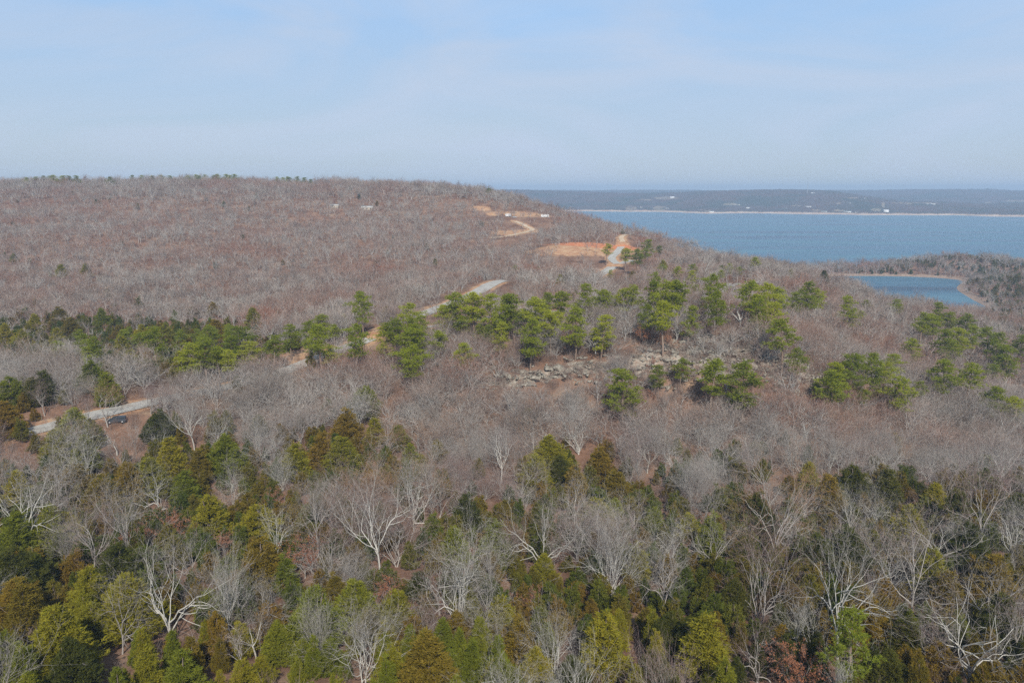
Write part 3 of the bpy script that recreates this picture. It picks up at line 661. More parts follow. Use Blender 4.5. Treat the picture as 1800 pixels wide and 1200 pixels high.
def add_tree(kind, look, X, Y, h, wfac=1.0, rz=None, var=None, tilt=None, mark=False):
    z = float(ground_z(X, Y)[0]); rz = random.random()*6.283 if rz is None else rz
    tl = tilt or (random.gauss(0,.03), random.gauss(0,.03))
    if kind == 'bare':
        P_ = BARE_P if var is None or var >= 0 else SLIM_P
        k = random.randrange(len(P_)) if var is None or var < 0 else var
        ref = 13.0 if P_ is BARE_P else 11.0; b, t_ = BARE_LOOK[look]; s = h/ref
        r = inst('bare_tree', P_[k], (M[b], M[t_]), X, Y, z, (s*wfac, s*wfac, s), rz, tl)
    elif kind == 'cedar':
        k = random.randrange(len(CED_P)) if var is None else var; s = h/8.0
        r = inst('cedar_tree', CED_P[k], (None, M[CED_LOOK[look]]), X, Y, z, (s*wfac, s*wfac, s), rz, tl)
    elif kind == 'pine':
        k = random.randrange(len(PINE_P)) if var is None else var; s = h/16.0
        r = inst('pine_tree', PINE_P[k], (None, M['pine_bright'] if look == 'bright' else None), X, Y, z, (s*wfac, s*wfac, s), rz, tl)
    elif kind == 'russet':
        k = random.randrange(3); s = h/8.0; r = inst('russet_oak', RUSS_P[k], None, X, Y, z, (s*wfac, s*wfac, s), rz, tl)
    elif kind == 'snag':
        k = random.randrange(3); s = h/9.0; r = inst('dead_tree', SNAG_P[k], None, X, Y, z, s, rz, tl)
    px, py, d = proj(X, Y, z+h*.6)
    REG.append(dict(kind=kind, look=look, X=X, Y=Y, h=h, w=wfac, px=px, py=py, d=d, root=r, mark=mark)); return r
def at_crown(px, py, h, fr=.6):
    X, Y, Z = ray_ground(px, py, h*fr); return X, Y
def at_size(px, py, wpx, h_guess, width_ref, href, fr=.6):
    """place by the picture position of the crown, size by its picture width"""
    X, Y = at_crown(px, py, h_guess, fr); d = math.hypot(X, Y, 60); wm = wpx*d/F; return X, Y, wm
TAKEN = []
def near_taken(X, Y, r):
    return any((X-a)**2+(Y-b)**2 < (r+c)**2 for a, b, c in TAKEN)
# ------------------------------------------------------------------ named trees read off the photograph
def pw(me_pair):
    a = np.empty(len(me_pair[1].vertices)*3, np.float32); me_pair[1].vertices.foreach_get('co', a); a = a.reshape(-1,3); q = np.percentile(a, [3,97], axis=0); return float((q[1,0]-q[0,0]+q[1,1]-q[0,1])/2)
BW = [pw(p) for p in BARE_P]; SW = [pw(p) for p in SLIM_P]; CW = [pw(p) for p in CED_P]; PW = [pw(p) for p in PINE_P]
def put_bare(bx, by, top, wpx, look='pale', var=0, rz=None, tilt=None, slim=False):
    X, Y, Z = ray_ground(bx, by); d = math.sqrt(X*X+Y*Y+(CAMZ-Z)**2); ca = Y/math.hypot(Y, CAMZ-Z)
    h = (by-top)*d/F/ca; h = max(4, min(20, h)); wm = wpx*d/F
    ref, pwid = (13.0, BW[var]) if not slim else (11.0, SW[var])
    wf = max(.6, min(1.7, wm/(pwid*h/ref)))
    if slim:
        z = float(ground_z(X, Y)[0]); s = h/11.0; b, t_ = BARE_LOOK[look]
        r = inst('bare_tree', SLIM_P[var], (M[b], M[t_]), X, Y, z, (s*wf, s*wf, s), rz or 0, tilt or (0,0)); px, py, dd = proj(X, Y, z+h*.6)
        REG.append(dict(kind='bare', look=look, X=X, Y=Y, h=h, w=wf, px=px, py=py, d=dd, root=r, mark=True))
    else: add_tree('bare', look, X, Y, h, wf, rz, var, tilt, True)
    TAKEN.append((X, Y, min(2.6, wm*.28)))
for a in ((1474,1170,1005,150,'pale',3,0.2),(1700,1215,1040,215,'pale',5,2.0),(1362,1012,865,115,'rusty',9,4.0),(1335,1105,955,95,'mauve',4,1.0),(1072,1055,920,130,'pale',6,0.6),(955,1018,868,110,'pale',0,2.2),
          (808,1112,945,125,'pale',2,0.1),(668,1015,868,130,'pale',1,1.1),(728,935,808,90,'pale',8,0.4),(300,1135,955,125,'pale',0,5.1),(58,982,870,100,'pale',3,1.6),(166,1022,910,70,'mauve',1,3.3),
          (410,892,828,62,'pale',2,3.0),(497,868,812,56,'pale',6,1.7),(283,915,822,64,'pale',5,0.9),(100,915,800,120,'grey',2,2.6),(640,1215,1085,130,'pale',8,1.2),(975,1215,1105,70,'pale',4,2.9),
          (857,1112,1010,64,'grey',7,1.0),(1165,1095,985,100,'grey',3,5.5),(1550,1068,965,64,'pale',9,2.1),(1600,1085,948,66,'mauve',11,0.3),(1540,948,865,72,'pale',2,4.4),(1240,928,835,84,'grey',12,2.0),
          (596,898,805,95,'mauve',5,0.5),(1092,805,728,120,'mauve',0,3.9),(1017,800,712,74,'pale',6,2.4),(880,852,758,58,'pale',13,1.5),(1780,1000,925,60,'pale',9,5.0),(930,872,800,60,'pale',11,2.7),
          (342,792,712,66,'pale',1,0.8),(384,797,722,50,'pale',12,1.9),(455,790,712,60,'pale',2,4.8),(441,800,735,40,'grey',6,5.8),(287,800,752,50,'pale',10,3.7),(38,708,640,66,'grey',5,2.2),(130,722,655,60,'grey',0,1.3),
          (105,820,750,60,'grey',13,0.2),(155,850,760,66,'pale',4,5.2),(215,860,790,44,'grey',7,0.4),(215,1150,1040,60,'grey',10,0.7),(390,1095,1020,50,'grey',12,4.1),(1250,1010,905,70,'grey',0,5.9),(1720,1000,862,74,'mauve',7,2.5),
          (1660,900,830,80,'mauve',4,1.4),(1500,860,790,70,'grey',13,3.4),(1345,880,792,80,'mauve',9,0.1),(760,890,820,60,'grey',11,5.7),(560,980,880,55,'grey',7,2.8),(1180,990,900,60,'pale',12,3.3),(1010,935,855,50,'pale',1,5.0),
          (1630,1195,1095,80,'mauve',0,4.0),(1330,1215,1110,70,'mauve',5,0.0),(230,980,870,60,'grey',1,0.5),(120,1000,930,50,'grey',6,0.5)):
    put_bare(a[0], a[1], a[2], a[3], a[4], a[5], a[6])
for a in ((492,1000,900,55,'pale',0),(401,1125,1000,46,'pale',1),(232,1000,905,44,'grey',2),(900,1010,930,40,'mauve',3),(868,1050,960,40,'grey',4),(14,890,815,30,'grey',1),(1520,1130,1040,50,'mauve',2),(1215,900,820,34,'grey',5),(560,1180,1090,40,'grey',3),(460,1150,1080,36,'grey',0)):
    put_bare(a[0], a[1], a[2], a[3], a[4], a[5], slim=True)
for bx, by, top in ((1768,985,925),(452,1160,1095),(205,800,755),(1300,585,520)):
    X, Y, Z = ray_ground(bx, by); d = math.sqrt(X*X+Y*Y+(CAMZ-Z)**2); h = (by-top)*d/F/.9; add_tree('snag', 'pale', X, Y, max(3.5,h), mark=True); TAKEN.append((X, Y, 1.5))
def put_crown(kind, look, px, py, wpx, aspect, var=None, mn=2.5, mx=12):
    """crown centre and width in the picture; aspect = height over width"""
    X, Y = at_crown(px, py, 6 if kind != 'pine' else 13, .5 if kind != 'pine' else .68)
    for _ in range(3):
        d = math.sqrt(X*X+Y*Y+50**2) ; wm = wpx*d/F; h = max(mn, min(mx, wm*aspect)); X, Y = at_crown(px, py, h, .5 if kind != 'pine' else .68)
    k = random.randrange(len(CED_P) if kind == 'cedar' else len(PINE_P)) if var is None else var
    if kind == 'cedar': wf = wm/(CW[k]*h/8.0)
    elif kind == 'pine': wf = wm/(PW[k]*h/16.0)
    else: wf = 1.0
    add_tree(kind, look, X, Y, h, max(.6, min(1.6, wf)), var=k if kind != 'russet' else None, mark=True); TAKEN.append((X, Y, wm*(.42 if kind != 'pine' else .2)))
CEDARS = [(370,910,95,'olive'),(325,860,60,'green'),(455,920,64,'olive'),(462,990,74,'rust'),(555,1085,110,'green'),(500,1010,50,'green'),(20,1010,100,'dark'),(105,1125,140,'olive'),(40,1175,70,'green'),(205,1000,85,'dark'),(160,1040,60,'olive'),
 (320,1185,70,'green'),(262,1180,66,'olive'),(180,870,60,'rust'),(140,845,50,'rust'),(225,850,60,'rust'),(265,840,60,'olive'),(300,800,60,'olive'),(395,800,64,'green'),(350,820,50,'rust'),(565,790,90,'rust'),(520,810,50,'olive'),(600,800,50,'olive'),(640,705,58,'green'),(610,745,44,'rust'),
 (655,850,32,'rust'),(688,845,28,'rust'),(820,900,58,'dark'),(870,955,110,'green'),(800,960,60,'green'),(760,930,50,'green'),(625,1055,70,'green'),(590,1040,50,'rust'),(1012,850,80,'rust'),(965,800,60,'olive'),(985,830,50,'dark'),(940,830,50,'olive'),(1085,857,54,'rust'),(1055,815,44,'rust'),(1050,905,54,'olive'),(1080,900,40,'green'),
 (972,1035,46,'rust'),(955,1000,40,'olive'),(1065,1135,150,'olive'),(915,1130,90,'rust'),(750,1175,120,'rust'),(1240,1140,120,'olive'),(1250,945,64,'green'),(1210,930,40,'olive'),(1460,870,70,'rust'),(1560,860,90,'dark'),(1500,850,50,'dark'),(1420,840,40,'olive'),(1400,1060,46,'rust'),(1510,1090,74,'rust'),(1640,1010,60,'olive'),(1665,1040,50,'rust'),(1745,1020,70,'rust'),(1350,930,60,'dark'),(1330,900,60,'dark'),(1150,910,40,'green'),(1120,990,60,'olive'),(1105,1030,40,'rust'),
 (1190,785,28,'olive'),(1575,785,34,'rust'),(1380,770,18,'rust'),(160,660,54,'green'),(190,675,40,'green'),(78,680,44,'dark'),(55,690,30,'dark'),(280,745,38,'dark'),(262,760,24,'dark'),(18,690,40,'green'),(10,735,40,'rust'),(130,750,50,'green'),(100,790,60,'olive'),(150,800,40,'green'),(740,820,40,'olive'),(720,800,34,'green'),(660,760,36,'olive'),(700,770,34,'green'),
 (30,860,50,'olive'),(85,930,50,'green'),(120,930,40,'olive'),(30,940,60,'green'),(420,1120,50,'olive'),(460,1180,46,'olive'),(490,1130,50,'green'),(370,1060,50,'green'),(345,1050,40,'rust'),(230,1060,90,'olive'),(165,1095,60,'olive'),(50,1070,80,'rust'),(130,1180,70,'dark'),(430,1195,50,'olive'),(580,1150,50,'green'),
 (700,1080,60,'olive'),(680,1130,60,'olive'),(735,1040,50,'dark'),(880,1080,50,'olive'),(940,1180,60,'olive'),(1010,1190,60,'dark'),(1310,980,60,'dark'),(1290,1050,50,'dark'),(1440,980,60,'dark'),(1490,970,60,'dark'),(1600,930,60,'olive'),(1640,880,50,'olive'),(1680,900,50,'dark'),(1700,960,60,'dark'),(1790,900,50,'dark'),(1760,1090,60,'dark'),(1590,1130,70,'dark'),(1560,1180,60,'dark'),(1650,1160,50,'rust'),(1440,1180,50,'dark'),(1150,1180,60,'dark'),(1380,1150,50,'dark'),
 (35,1060,60,'rust'),(820,1060,50,'olive'),(560,940,30,'olive'),(540,905,30,'green'),(430,860,30,'green'),
 (100,595,44,'olive'),(40,600,50,'olive'),(10,590,40,'olive'),(125,575,30,'rust'),(180,560,34,'green'),(105,555,34,'rust'),(250,590,40,'olive'),(290,585,50,'olive'),(215,610,40,'olive'),(60,570,40,'olive'),(130,610,30,'dark'),(290,605,30,'rust'),(375,545,20,'rust'),(150,477,20,'olive'),(107,478,14,'olive'),(25,455,10,'green'),(320,640,40,'olive'),(230,640,40,'olive'),(380,580,30,'rust'),(445,560,30,'olive'),
 (1112,488,16,'rust'),(985,493,18,'olive'),(945,478,16,'green'),(750,435,8,'dark'),(632,345,9,'dark'),(1448,487,11,'dark'),(1390,482,14,'olive'),(1165,470,24,'olive')]
for px, py, wp, lk_ in CEDARS: put_crown('cedar', lk_, px, py, wp, random.uniform(1.25,1.7) if wp < 90 else 1.25, mx=11.5)
CLEAR = [(868,502,46,14,440,.95),(835,520,34,12,400,.7),(800,533,36,10,390,.6),(735,556,36,12,350,.6),(655,590,34,13,318,.85),(600,610,22,10,300,.6),(522,636,26,9,284,.6),(232,717,50,13,222,.9),(285,703,18,8,232,.6),(65,752,20,10,206,.5),
 (1035,434,66,15,670,.97),(1086,467,40,13,620,.97),(1100,425,16,20,740,.9),(915,408,30,12,805,.85),(895,416,30,8,800,.7),(957,385,13,7,900,1),(925,380,40,12,900,.85),(898,386,12,6,900,.95),(868,372,14,6,940,.6),(1318,486,24,12,440,.7),(1285,500,14,14,400,.6),(1240,520,16,8,365,.5),(1105,545,40,8,338,.5),(1010,562,40,8,322,.45),(900,570,40,8,315,.4),
 (925,655,95,20,256,.93),(1020,645,40,16,258,.9),(1280,632,110,40,246,.85),(1395,645,70,42,250,.75),(1170,625,50,22,256,.5),(540,612,32,26,296,.92),(206,745,14,8,212,.85),(240,765,22,9,205,.3),(340,955,90,16,104,.6),(370,985,50,16,100,.6),(525,862,30,28,140,.7),(540,935,16,34,110,.8),(640,347,14,5,880,.9),(1560,508,20,4,700,.8),(500,905,24,26,120,.5)]
PINES = [(1250,672,74,1.5),(1310,677,64,1.6),(1097,682,68,1.3),(1158,668,30,1.7),(1195,655,30,1.7),(1378,592,48,1.9),(1168,562,50,2.3),(1192,525,42,2),(1146,522,34,2),(1172,528,44,2),(1262,545,40,2.4),(1250,515,42,1.9),(1310,525,46,1.9),(1345,530,42,2),(1330,552,36,1.8),(1372,532,34,1.9),(1365,560,34,2),(1415,520,36,1.6),(1438,527,30,1.4),(1498,545,32,1.9),
 (1057,580,42,1.6),(1012,572,42,1.9),(932,590,40,2),(905,550,50,1.6),(832,545,50,1.7),(806,545,40,1.8),(860,548,40,1.9),(885,552,40,1.8),(945,556,46,1.7),(968,575,34,2),(962,538,36,1.5),(987,535,38,1.5),(1038,524,40,1.5),(1062,530,34,1.5),(1110,524,34,1.6),(1090,528,30,1.6),(1135,560,30,2),
 (714,610,64,1.7),(695,590,44,1.7),(735,600,44,1.6),(772,603,40,1.4),(745,578,34,1.7),(720,560,40,1.6),(680,600,44,1.5),(725,640,44,1.7),(625,605,44,1.8),(565,602,54,1.7),(545,590,34,1.8),(637,545,38,1.8),(629,528,26,1.6),(510,592,30,1.7),(480,615,34,1.6),(425,600,46,1.4),(400,615,40,1.4),(440,620,36,1.4),(360,620,46,1.4),(332,628,42,1.4),(385,632,38,1.3),(270,600,40,1.5),(820,625,36,1.6),
 (1470,690,58,2.0),(1496,655,56,1.5),(1532,652,46,1.5),(1460,665,40,1.8),(1580,695,44,1.6),(1620,572,40,1.7),(1645,574,36,1.8),(1695,573,28,2),(1656,552,26,2),(1664,602,44,1.5),(1683,598,34,1.6),(1750,608,50,1.8),(1738,598,48,1.5),(1770,630,40,1.9),(1790,612,40,1.8),(1660,662,52,1.6),(1702,668,44,2),(1745,704,44,1.3),(1790,722,40,1.3),(1405,640,30,1.9),(1560,660,30,1.6),(1710,590,24,1.6),(1576,540,20,1.5),
 (1120,454,28,1.3),(1100,450,24,1.4),(1134,436,28,1.4),(1066,443,18,1.7),(1158,440,13,1.4),(1165,476,30,1.1),(1190,480,24,1.2),(1218,487,18,1.5),(1270,475,14,1.7),(1283,473,14,1.7),(1330,463,15,1.7),(1300,477,12,1.5),(905,473,14,1.5),(1210,560,30,2),(880,590,30,1.9),(1265,480,14,1.5),
 (45,316,10,1.3),(72,313,16,1),(96,311,14,1.3),(108,310,14,1.3),(120,311,14,1.3),(230,312,10,1.4),(250,312,14,1.3),(285,312,10,1.3),(342,311,14,1.4),(362,311,15,1.4),(385,310,15,1.5),(398,309,14,1.5),(415,310,13,1.6),(489,315,12,1.3),(504,313,11,1.7),(520,314,14,1.6),(534,316,12,1.4),(858,336,10,1.2),(60,315,10,1.2),(84,313,12,1),(134,313,10,1.2),(265,313,10,1.2),(300,313,9,1),(328,313,9,1),(352,313,12,1.2),(374,312,12,1.2),(407,312,12,1.2),(498,316,10,1.2),(511,316,10,1.2),(545,319,10,1.1),(190,315,8,1),(1500,1135,70,2.0)]
for px, py, wp, ap in PINES:
    if py > 330: put_crown('pine', 'bright' if wp == 70 or random.random() < .15 else 'plain', px, py, wp*.88, ap*1.35, mn=8, mx=19, var=4 if wp == 70 else None)
    else:      # along the crest: stand where the ridge line is highest against the sky
        best = max(((proj(*W(px, py, y_)[:2], float(ground_z(*W(px, py, y_))[0]))[1]*-1), y_) for y_ in range(980, 1300, 20))[1]
        X_, Y_, zt = unproj(px, py-4, best-15); k_ = 4; h_ = min(17, max(10, zt-float(ground_z(X_, Y_)[0])))
        add_tree('pine', 'plain', X_, Y_, h_, random.uniform(1.5,2.3), var=k_, mark=True)
rpx = random.Random(11)
for (cx, cy, rx, ry, n_, w0, w1) in ((330,608,230,32,38,14,32),(640,600,120,40,10,14,30),(890,560,120,34,10,16,32),(1080,530,120,18,7,16,28),(1300,540,150,32,12,14,28),(1480,560,120,50,8,12,24),(1680,620,130,70,18,14,34),(1180,485,120,16,7,10,20),(1400,680,120,30,4,16,26),(1560,690,60,30,4,18,30)):
    for _ in range(n_):
        a_ = rpx.random()*6.283; q_ = rpx.random()**.5; px, py = cx+rx*q_*math.cos(a_), cy+ry*q_*math.sin(a_); wp = rpx.uniform(w0, w1)
        if any((px-q[0])**2+(py-q[1])**2 < (q[2]*.45)**2 for q in PINES): continue
        if any(((px-c[0])/c[2])**2+((py+wp*.4-c[1])/(c[3]+wp*.4))**2 < 1 and c[5] > .7 for c in CLEAR): continue
        put_crown('pine', 'bright' if rpx.random() < .22 else 'plain', px, py, wp, rpx.uniform(1.1,1.8)*1.35, mn=6, mx=15)
for px, py, wp in ((250,945,44),(300,925,44),(535,985,56),(478,880,30),(525,885,30),(750,955,26),(825,972,22),(680,1040,44),(690,1065,40),(945,1055,36),(1205,965,24),(1400,1180,80),(390,955,30),(720,1075,30),(1490,605,16),(1280,545,18),(1200,655,20),(420,940,22),(1130,590,30),(1170,600,30)):
    put_crown('russet', 'rust', px, py, wp, 1.3, mn=3, mx=8)
for x in REG:
    if x['kind'] == 'russet': pass

# ------------------------------------------------------------------ every other tree
def grid(y0, y1, s, amax=R(38.5), seed=0):
    rs = np.random.RandomState(50+seed); xm = (y1+12)*math.tan(amax)+50; xs = np.arange(-xm, xm, s); ys = np.arange(y0, y1, s)
    X, Y = np.meshgrid(xs, ys); X = X + rs.uniform(-.46,.46,X.shape)*s; Y = Y + rs.uniform(-.46,.46,Y.shape)*s
    m = np.abs(X) < (Y+12)*math.tan(amax)+45; return X[m], Y[m]
def ell(px, py, L):
    m = np.zeros(px.shape)
    for cx, cy, rx, ry, wgt in L: m = m + wgt*np.exp(-(((px-cx)/rx)**2 + ((py-cy)/ry)**2)**2)
    return m
CEDMAP = [(250,860,300,110,.55),(60,1000,110,150,.5),(160,1120,200,110,.6),(460,960,110,80,.4),(540,800,140,60,.55),(700,800,60,60,.2),(860,950,110,70,.5),(1010,840,90,80,.6),(640,1080,160,90,.35),(950,1120,160,100,.5),(1250,1120,160,110,.6),(1500,930,260,110,.65),(1650,1080,220,130,.6),(1380,980,120,90,.55),(1180,930,70,80,.4),(1060,1030,80,60,.3),(750,1160,140,60,.45),
          (90,590,160,40,.55),(300,600,180,45,.5),(180,680,70,40,.35),(20,700,60,40,.4),(150,770,120,40,.35),(640,720,60,30,.25),(420,760,120,40,.35),(1620,460,170,20,.24),(1770,560,60,40,.22),(1750,520,70,16,.25),(1765,488,60,26,.3),(330,615,260,35,.35)]
def place_band(y0, y1, s, seed):
    X, Y = grid(y0, y1, s, seed=seed); rs = np.random.RandomState(90+seed); Z = ground_z(X, Y)
    n = len(X); u = rs.rand(n); hN = rs.rand(n)
    keep = (Z > 0.9)
    px, pyb, d = proj(X, Y, Z); _, pyt, _ = proj(X, Y, Z+10.5); _, pym, _ = proj(X, Y, Z+5)
    for cx, cy, rx, ry, ym, p in CLEAR:
        hit = np.zeros(n, bool)
        for f in (0,.33,.66,1):
            pp = pyb+(pyt-pyb)*f; hit |= ((px-cx)/rx)**2 + ((pp-cy)/ry)**2 < 1
        keep &= ~(hit & (Y < ym+14) & (rs.rand(n) < p))
    for nme, hw, L in ROADS:
        dd, _ = seg_dist(X, Y, L); keep &= dd > hw+3.2
    for (c, rx, ry, ro) in CLAY: keep &= ~((patch_w(X, Y, c[0], c[1], rx, ry, ro) > .62) & (rs.rand(n) < .93))
    keep &= ~((bluff(X, Y) > .2) & (rs.rand(n) < .6))
    if y0 < 400:
        T = np.array(TAKEN)
        for tx, ty, tr_ in T[T[:,1] < y1+10]: keep &= (X-tx)**2+(Y-ty)**2 > (tr_+1.3)**2
    pc = ell(px, pym, CEDMAP) + .16*np.clip((pym-760)/80, 0, 1)*(Y < 220)*(.65+.7*vnoise(X, Y, 16, 11)) + .004
    isc = (u < np.clip(pc*1.9, 0, .92)); keep &= isc | (rs.rand(n) < np.where(Y < 82, .12, np.where(Y < 150, .34, np.where(Y < 200, .55, .95))))
    return X[keep], Y[keep], Z[keep], isc[keep], px[keep], pym[keep], d[keep], hN[keep], u[keep]
BX = [place_band(40, 195, 3.8, 1), place_band(195, 280, 4.9, 2), place_band(280, 600, 5.5, 3), place_band(600, 1480, 7.3, 4)]
X, Y, Z, isc, px, py, d, hN, u = [np.concatenate(a) for a in zip(*BX)]
inview = (px > -30)&(px < 1830)&(py < 1260)
nb_ind = 300 - sum(1 for r in REG if r['kind'] == 'bare'); nc_ind = 300 - sum(1 for r in REG if r['kind'] == 'cedar')
rsx = np.random.RandomState(5)
# height varies: stunted on the bluff and the hill, tall in the hollow
H = (7.0 + 6.2*hN**1.1)*np.where(Y > 1000, 1.3, np.where(Y > 900, .9, 1.0))
warm = vnoise(X, Y, 26, 21)
ind = np.zeros(len(X), bool)
ib = np.where(inview & ~isc)[0]; ib = ib[np.argsort(d[ib])][:nb_ind]; ind[ib] = True
ic = np.where(inview & isc)[0]; ic = ic[np.argsort(d[ic])][:nc_ind]; ind[ic] = True
for i in ib:
    q = warm[i]+rsx.normal()*.18; lk_ = 'pale' if q < .32 else 'grey' if q < .62 else 'mauve' if q < .86 else 'rusty'
    slim = rsx.rand() < .42
    add_tree('bare', lk_, X[i], Y[i], float(H[i])*(.86 if slim else .95), rsx.uniform(.8,1.15), var=-1 if slim else None)
for i in ic:
    q = vnoise(X[i], Y[i], 20, 31)+rsx.normal()*.2; dk = px[i] > 1150 and py[i] > 800
    lk_ = 'green' if q < .36 else ('dark' if dk else 'olive') if q < .76 else 'rust'
    add_tree('cedar', lk_, X[i], Y[i], 4.6+4.0*hN[i], rsx.uniform(.78,1.12))
rest = ~ind
# roadside trees between the road and the camera wherever the photograph hides the road
L_ = ROADS[0][2]; ex = []
for q in L_[::1]:
    ppx = proj(q[0], q[1], float(base_z(*q)[0]))[0]
    for off in ((7,12,17) if (290 < ppx < 492 or 552 < ppx < 575 or 700 < ppx < 728 or 96 < ppx < 190 or ppx < 40) else ()):
        if rsx.rand() < .17: ex.append((q[0]+rsx.normal()*2+1, q[1]-off+rsx.normal()*1.5))
ex = np.array(ex); EXN = len(ex)
hh = H*rsx.uniform(.85,1.1,len(H))
ez = ground_z(ex[:,0], ex[:,1]); m = rest & ~isc & (Y < 330); rf = rsx.rand(len(X)) < np.where(Y > 330, .16+.30*np.clip(vnoise(X,Y,70,41)-.45,0,1), 0.03)
scatter('bare_woodland', 'mid', np.r_[X[m&~rf], ex[:,0]], np.r_[Y[m&~rf], ex[:,1]], np.r_[Z[m&~rf], ez], np.r_[hh[m&~rf]/12, rsx.uniform(.7,1.0,EXN)], 1)
m2 = rest & ~isc & (Y >= 330) & ~rf
scatter('hillside_woodland', 'far', X[m2], Y[m2], Z[m2], hh[m2]/12*1.05, 2)
m3 = rest & isc; scatter('cedar_woodland', 'cfar', X[m3], Y[m3], Z[m3], (.5+.55*rsx.rand(m3.sum()))*np.where(Y[m3] > 900, 1.15, 1), 3)
m4 = rest & ~isc & rf; scatter('russet_thicket', 'rfar', X[m4], Y[m4], Z[m4], .75+.5*rsx.rand(m4.sum()), 4)
# undergrowth
def place_brush(y0, y1, s, seed, pr):
    X, Y = grid(y0, y1, s, seed=seed); rs = np.random.RandomState(190+seed); Z = ground_z(X, Y); k = (Z > 1.6)&(rs.rand(len(X)) < pr)
    for nme, hw, L in ROADS: dd, _ = seg_dist(X, Y, L); k &= dd > hw+1.2
    for (c, rx, ry, ro) in CLAY: k &= ~((patch_w(X, Y, c[0], c[1], rx, ry, ro) > .6) & (rs.rand(len(X)) < .93))
    return X[k], Y[k], Z[k]
bb = [place_brush(235, 300, 2.8, 14, .6), place_brush(60, 160, 3.4, 11, .14), place_brush(160, 420, 4.2, 12, .6), place_brush(420, 900, 8.0, 13, .5)]
bx_, by_, bz_ = [np.concatenate(a) for a in zip(*bb)]
scatter('undergrowth', 'brush', bx_, by_, bz_, rsx.uniform(.6,1.3,len(bx_)), 5, tilt=.1)

X, Y = grid(235, 300, 2.0, seed=31); bf = bluff(X, Y); k = (bf > .25) & (RS.rand(len(X)) < .5*bf); scatter('rubble', 'rubble', X[k], Y[k], ground_z(X[k], Y[k]), rsx.uniform(.7,1.5,k.sum()), 8, tilt=.15)
# ------------------------------------------------------------------ rocks of the bluff
def rock_mesh(seed, flatn, rough=.16):
    rs = np.random.RandomState(seed); bm = bmesh.new(); bmesh.ops.create_cube(bm, size=1.0)
    bmesh.ops.subdivide_edges(bm, edges=bm.edges[:], cuts=3, use_grid_fill=True)
    pl = [(Vector(unit(rs.normal(size=3)*np.array([1,1,.5]))), rs.uniform(.36,.55)) for _ in range(7)]
    for v in bm.verts:
        for nrm, dd in pl:
            q = v.co.dot(nrm)
            if q > dd: v.co -= nrm*(q-dd)
        v.co += Vector(rs.normal(size=3)*rough*.16)
        v.co.z *= flatn
        if flatn < .5: v.co.x += .05*math.sin(v.co.z*30+seed)
    me = bpy.data.meshes.new('rock'); bm.to_mesh(me); bm.free(); me.materials.append(M['rock']); return me
import bmesh
SLAB = [rock_mesh(i, .34) for i in range(5)]; BOUL = [rock_mesh(20+i, .72) for i in range(6)]
ROCKS = []
def put_rock(px, py, w, kind, rz=None):
    X, Y, Z = ray_ground(px, py, 0, 200, 330); Z = float(ground_z(X, Y)[0]); me = random.choice(SLAB if kind == 'slab' else BOUL)
    o = link(bpy.data.objects.new('ledge_rock' if kind == 'slab' else 'boulder', me)); s = w*math.hypot(X, Y)/F
    o.scale = (s, s*random.uniform(.7,.95), s*random.uniform(.7,1.0)); o.location = (X, Y, Z + s*(.10 if kind == 'slab' else .16)); o.rotation_euler = (random.gauss(0,.14), random.gauss(0,.12), random.gauss(0,.35) if rz is None else rz)
    ROCKS.append((kind, px, py, w, o))
rsr = random.Random(3)
for i, (px, py, w_) in enumerate(((862,640,16),(868,648,22),(884,642,16),(880,658,26),(892,662,22),(905,652,24),(922,654,26),(940,655,24),(955,657,20),(968,650,30),(985,648,34),(978,662,22),(1000,655,22),(1018,645,24),(1030,650,18),(1026,639,14),(850,654,14),(1092,640,20),(1097,648,18),(1085,632,14),(912,640,14),(934,644,16),(1046,652,14),(1060,642,12))):
    put_rock(px, py, w_*.72, 'slab')
for i in range(120):
    cx, cy, rx, ry = rsr.choice(((1225,640,52,32),(1225,640,52,32),(1280,600,60,12),(1300,605,50,14),(1200,630,40,30),(1385,655,55,26),(1250,655,60,20),(1420,670,40,20),(1180,600,30,12)))
    put_rock(cx+rsr.uniform(-rx,rx), cy+rsr.uniform(-ry,ry), rsr.uniform(4,10)*(1 if rsr.random() < .8 else 1.4), 'boulder')
# ------------------------------------------------------------------ small built things
def bx(g_, c, s, r=0.0):
    c = np.array(c, float); s = np.array(s, float)/2; co, si = math.cos(r), math.sin(r)
    V = np.array([(x,y,z) for z in (-1,1) for y in (-1,1) for x in (-1,1)], float)*s; V = np.c_[V[:,0]*co-V[:,1]*si, V[:,0]*si+V[:,1]*co, V[:,2]] + c
    g_.add(V, np.array([(0,2,3,1),(4,5,7,6),(0,1,5,4),(2,6,7,3),(0,4,6,2),(1,3,7,5)]))
def prism(g_, prof, x0, x1, axis='x'):
    """side profile (y,z) pulled from x0 to x1"""
    P_ = np.array(prof, float); n = len(P_); V = np.r_[np.c_[np.full(n,x0), P_], np.c_[np.full(n,x1), P_]]
    if axis == 'y': V = V[:, [1,0,2]]
    j = np.arange(n); k = (j+1) % n; g_.add(V, np.stack([j,k,k+n,j+n],1))
    for b, rev in ((0,1),(n,0)):
        for i in range(1, n-1): g_.add(V[[b, b+i, b+i+1]] if rev else V[[b, b+i+1, b+i]], np.array([[0,1,2]]))
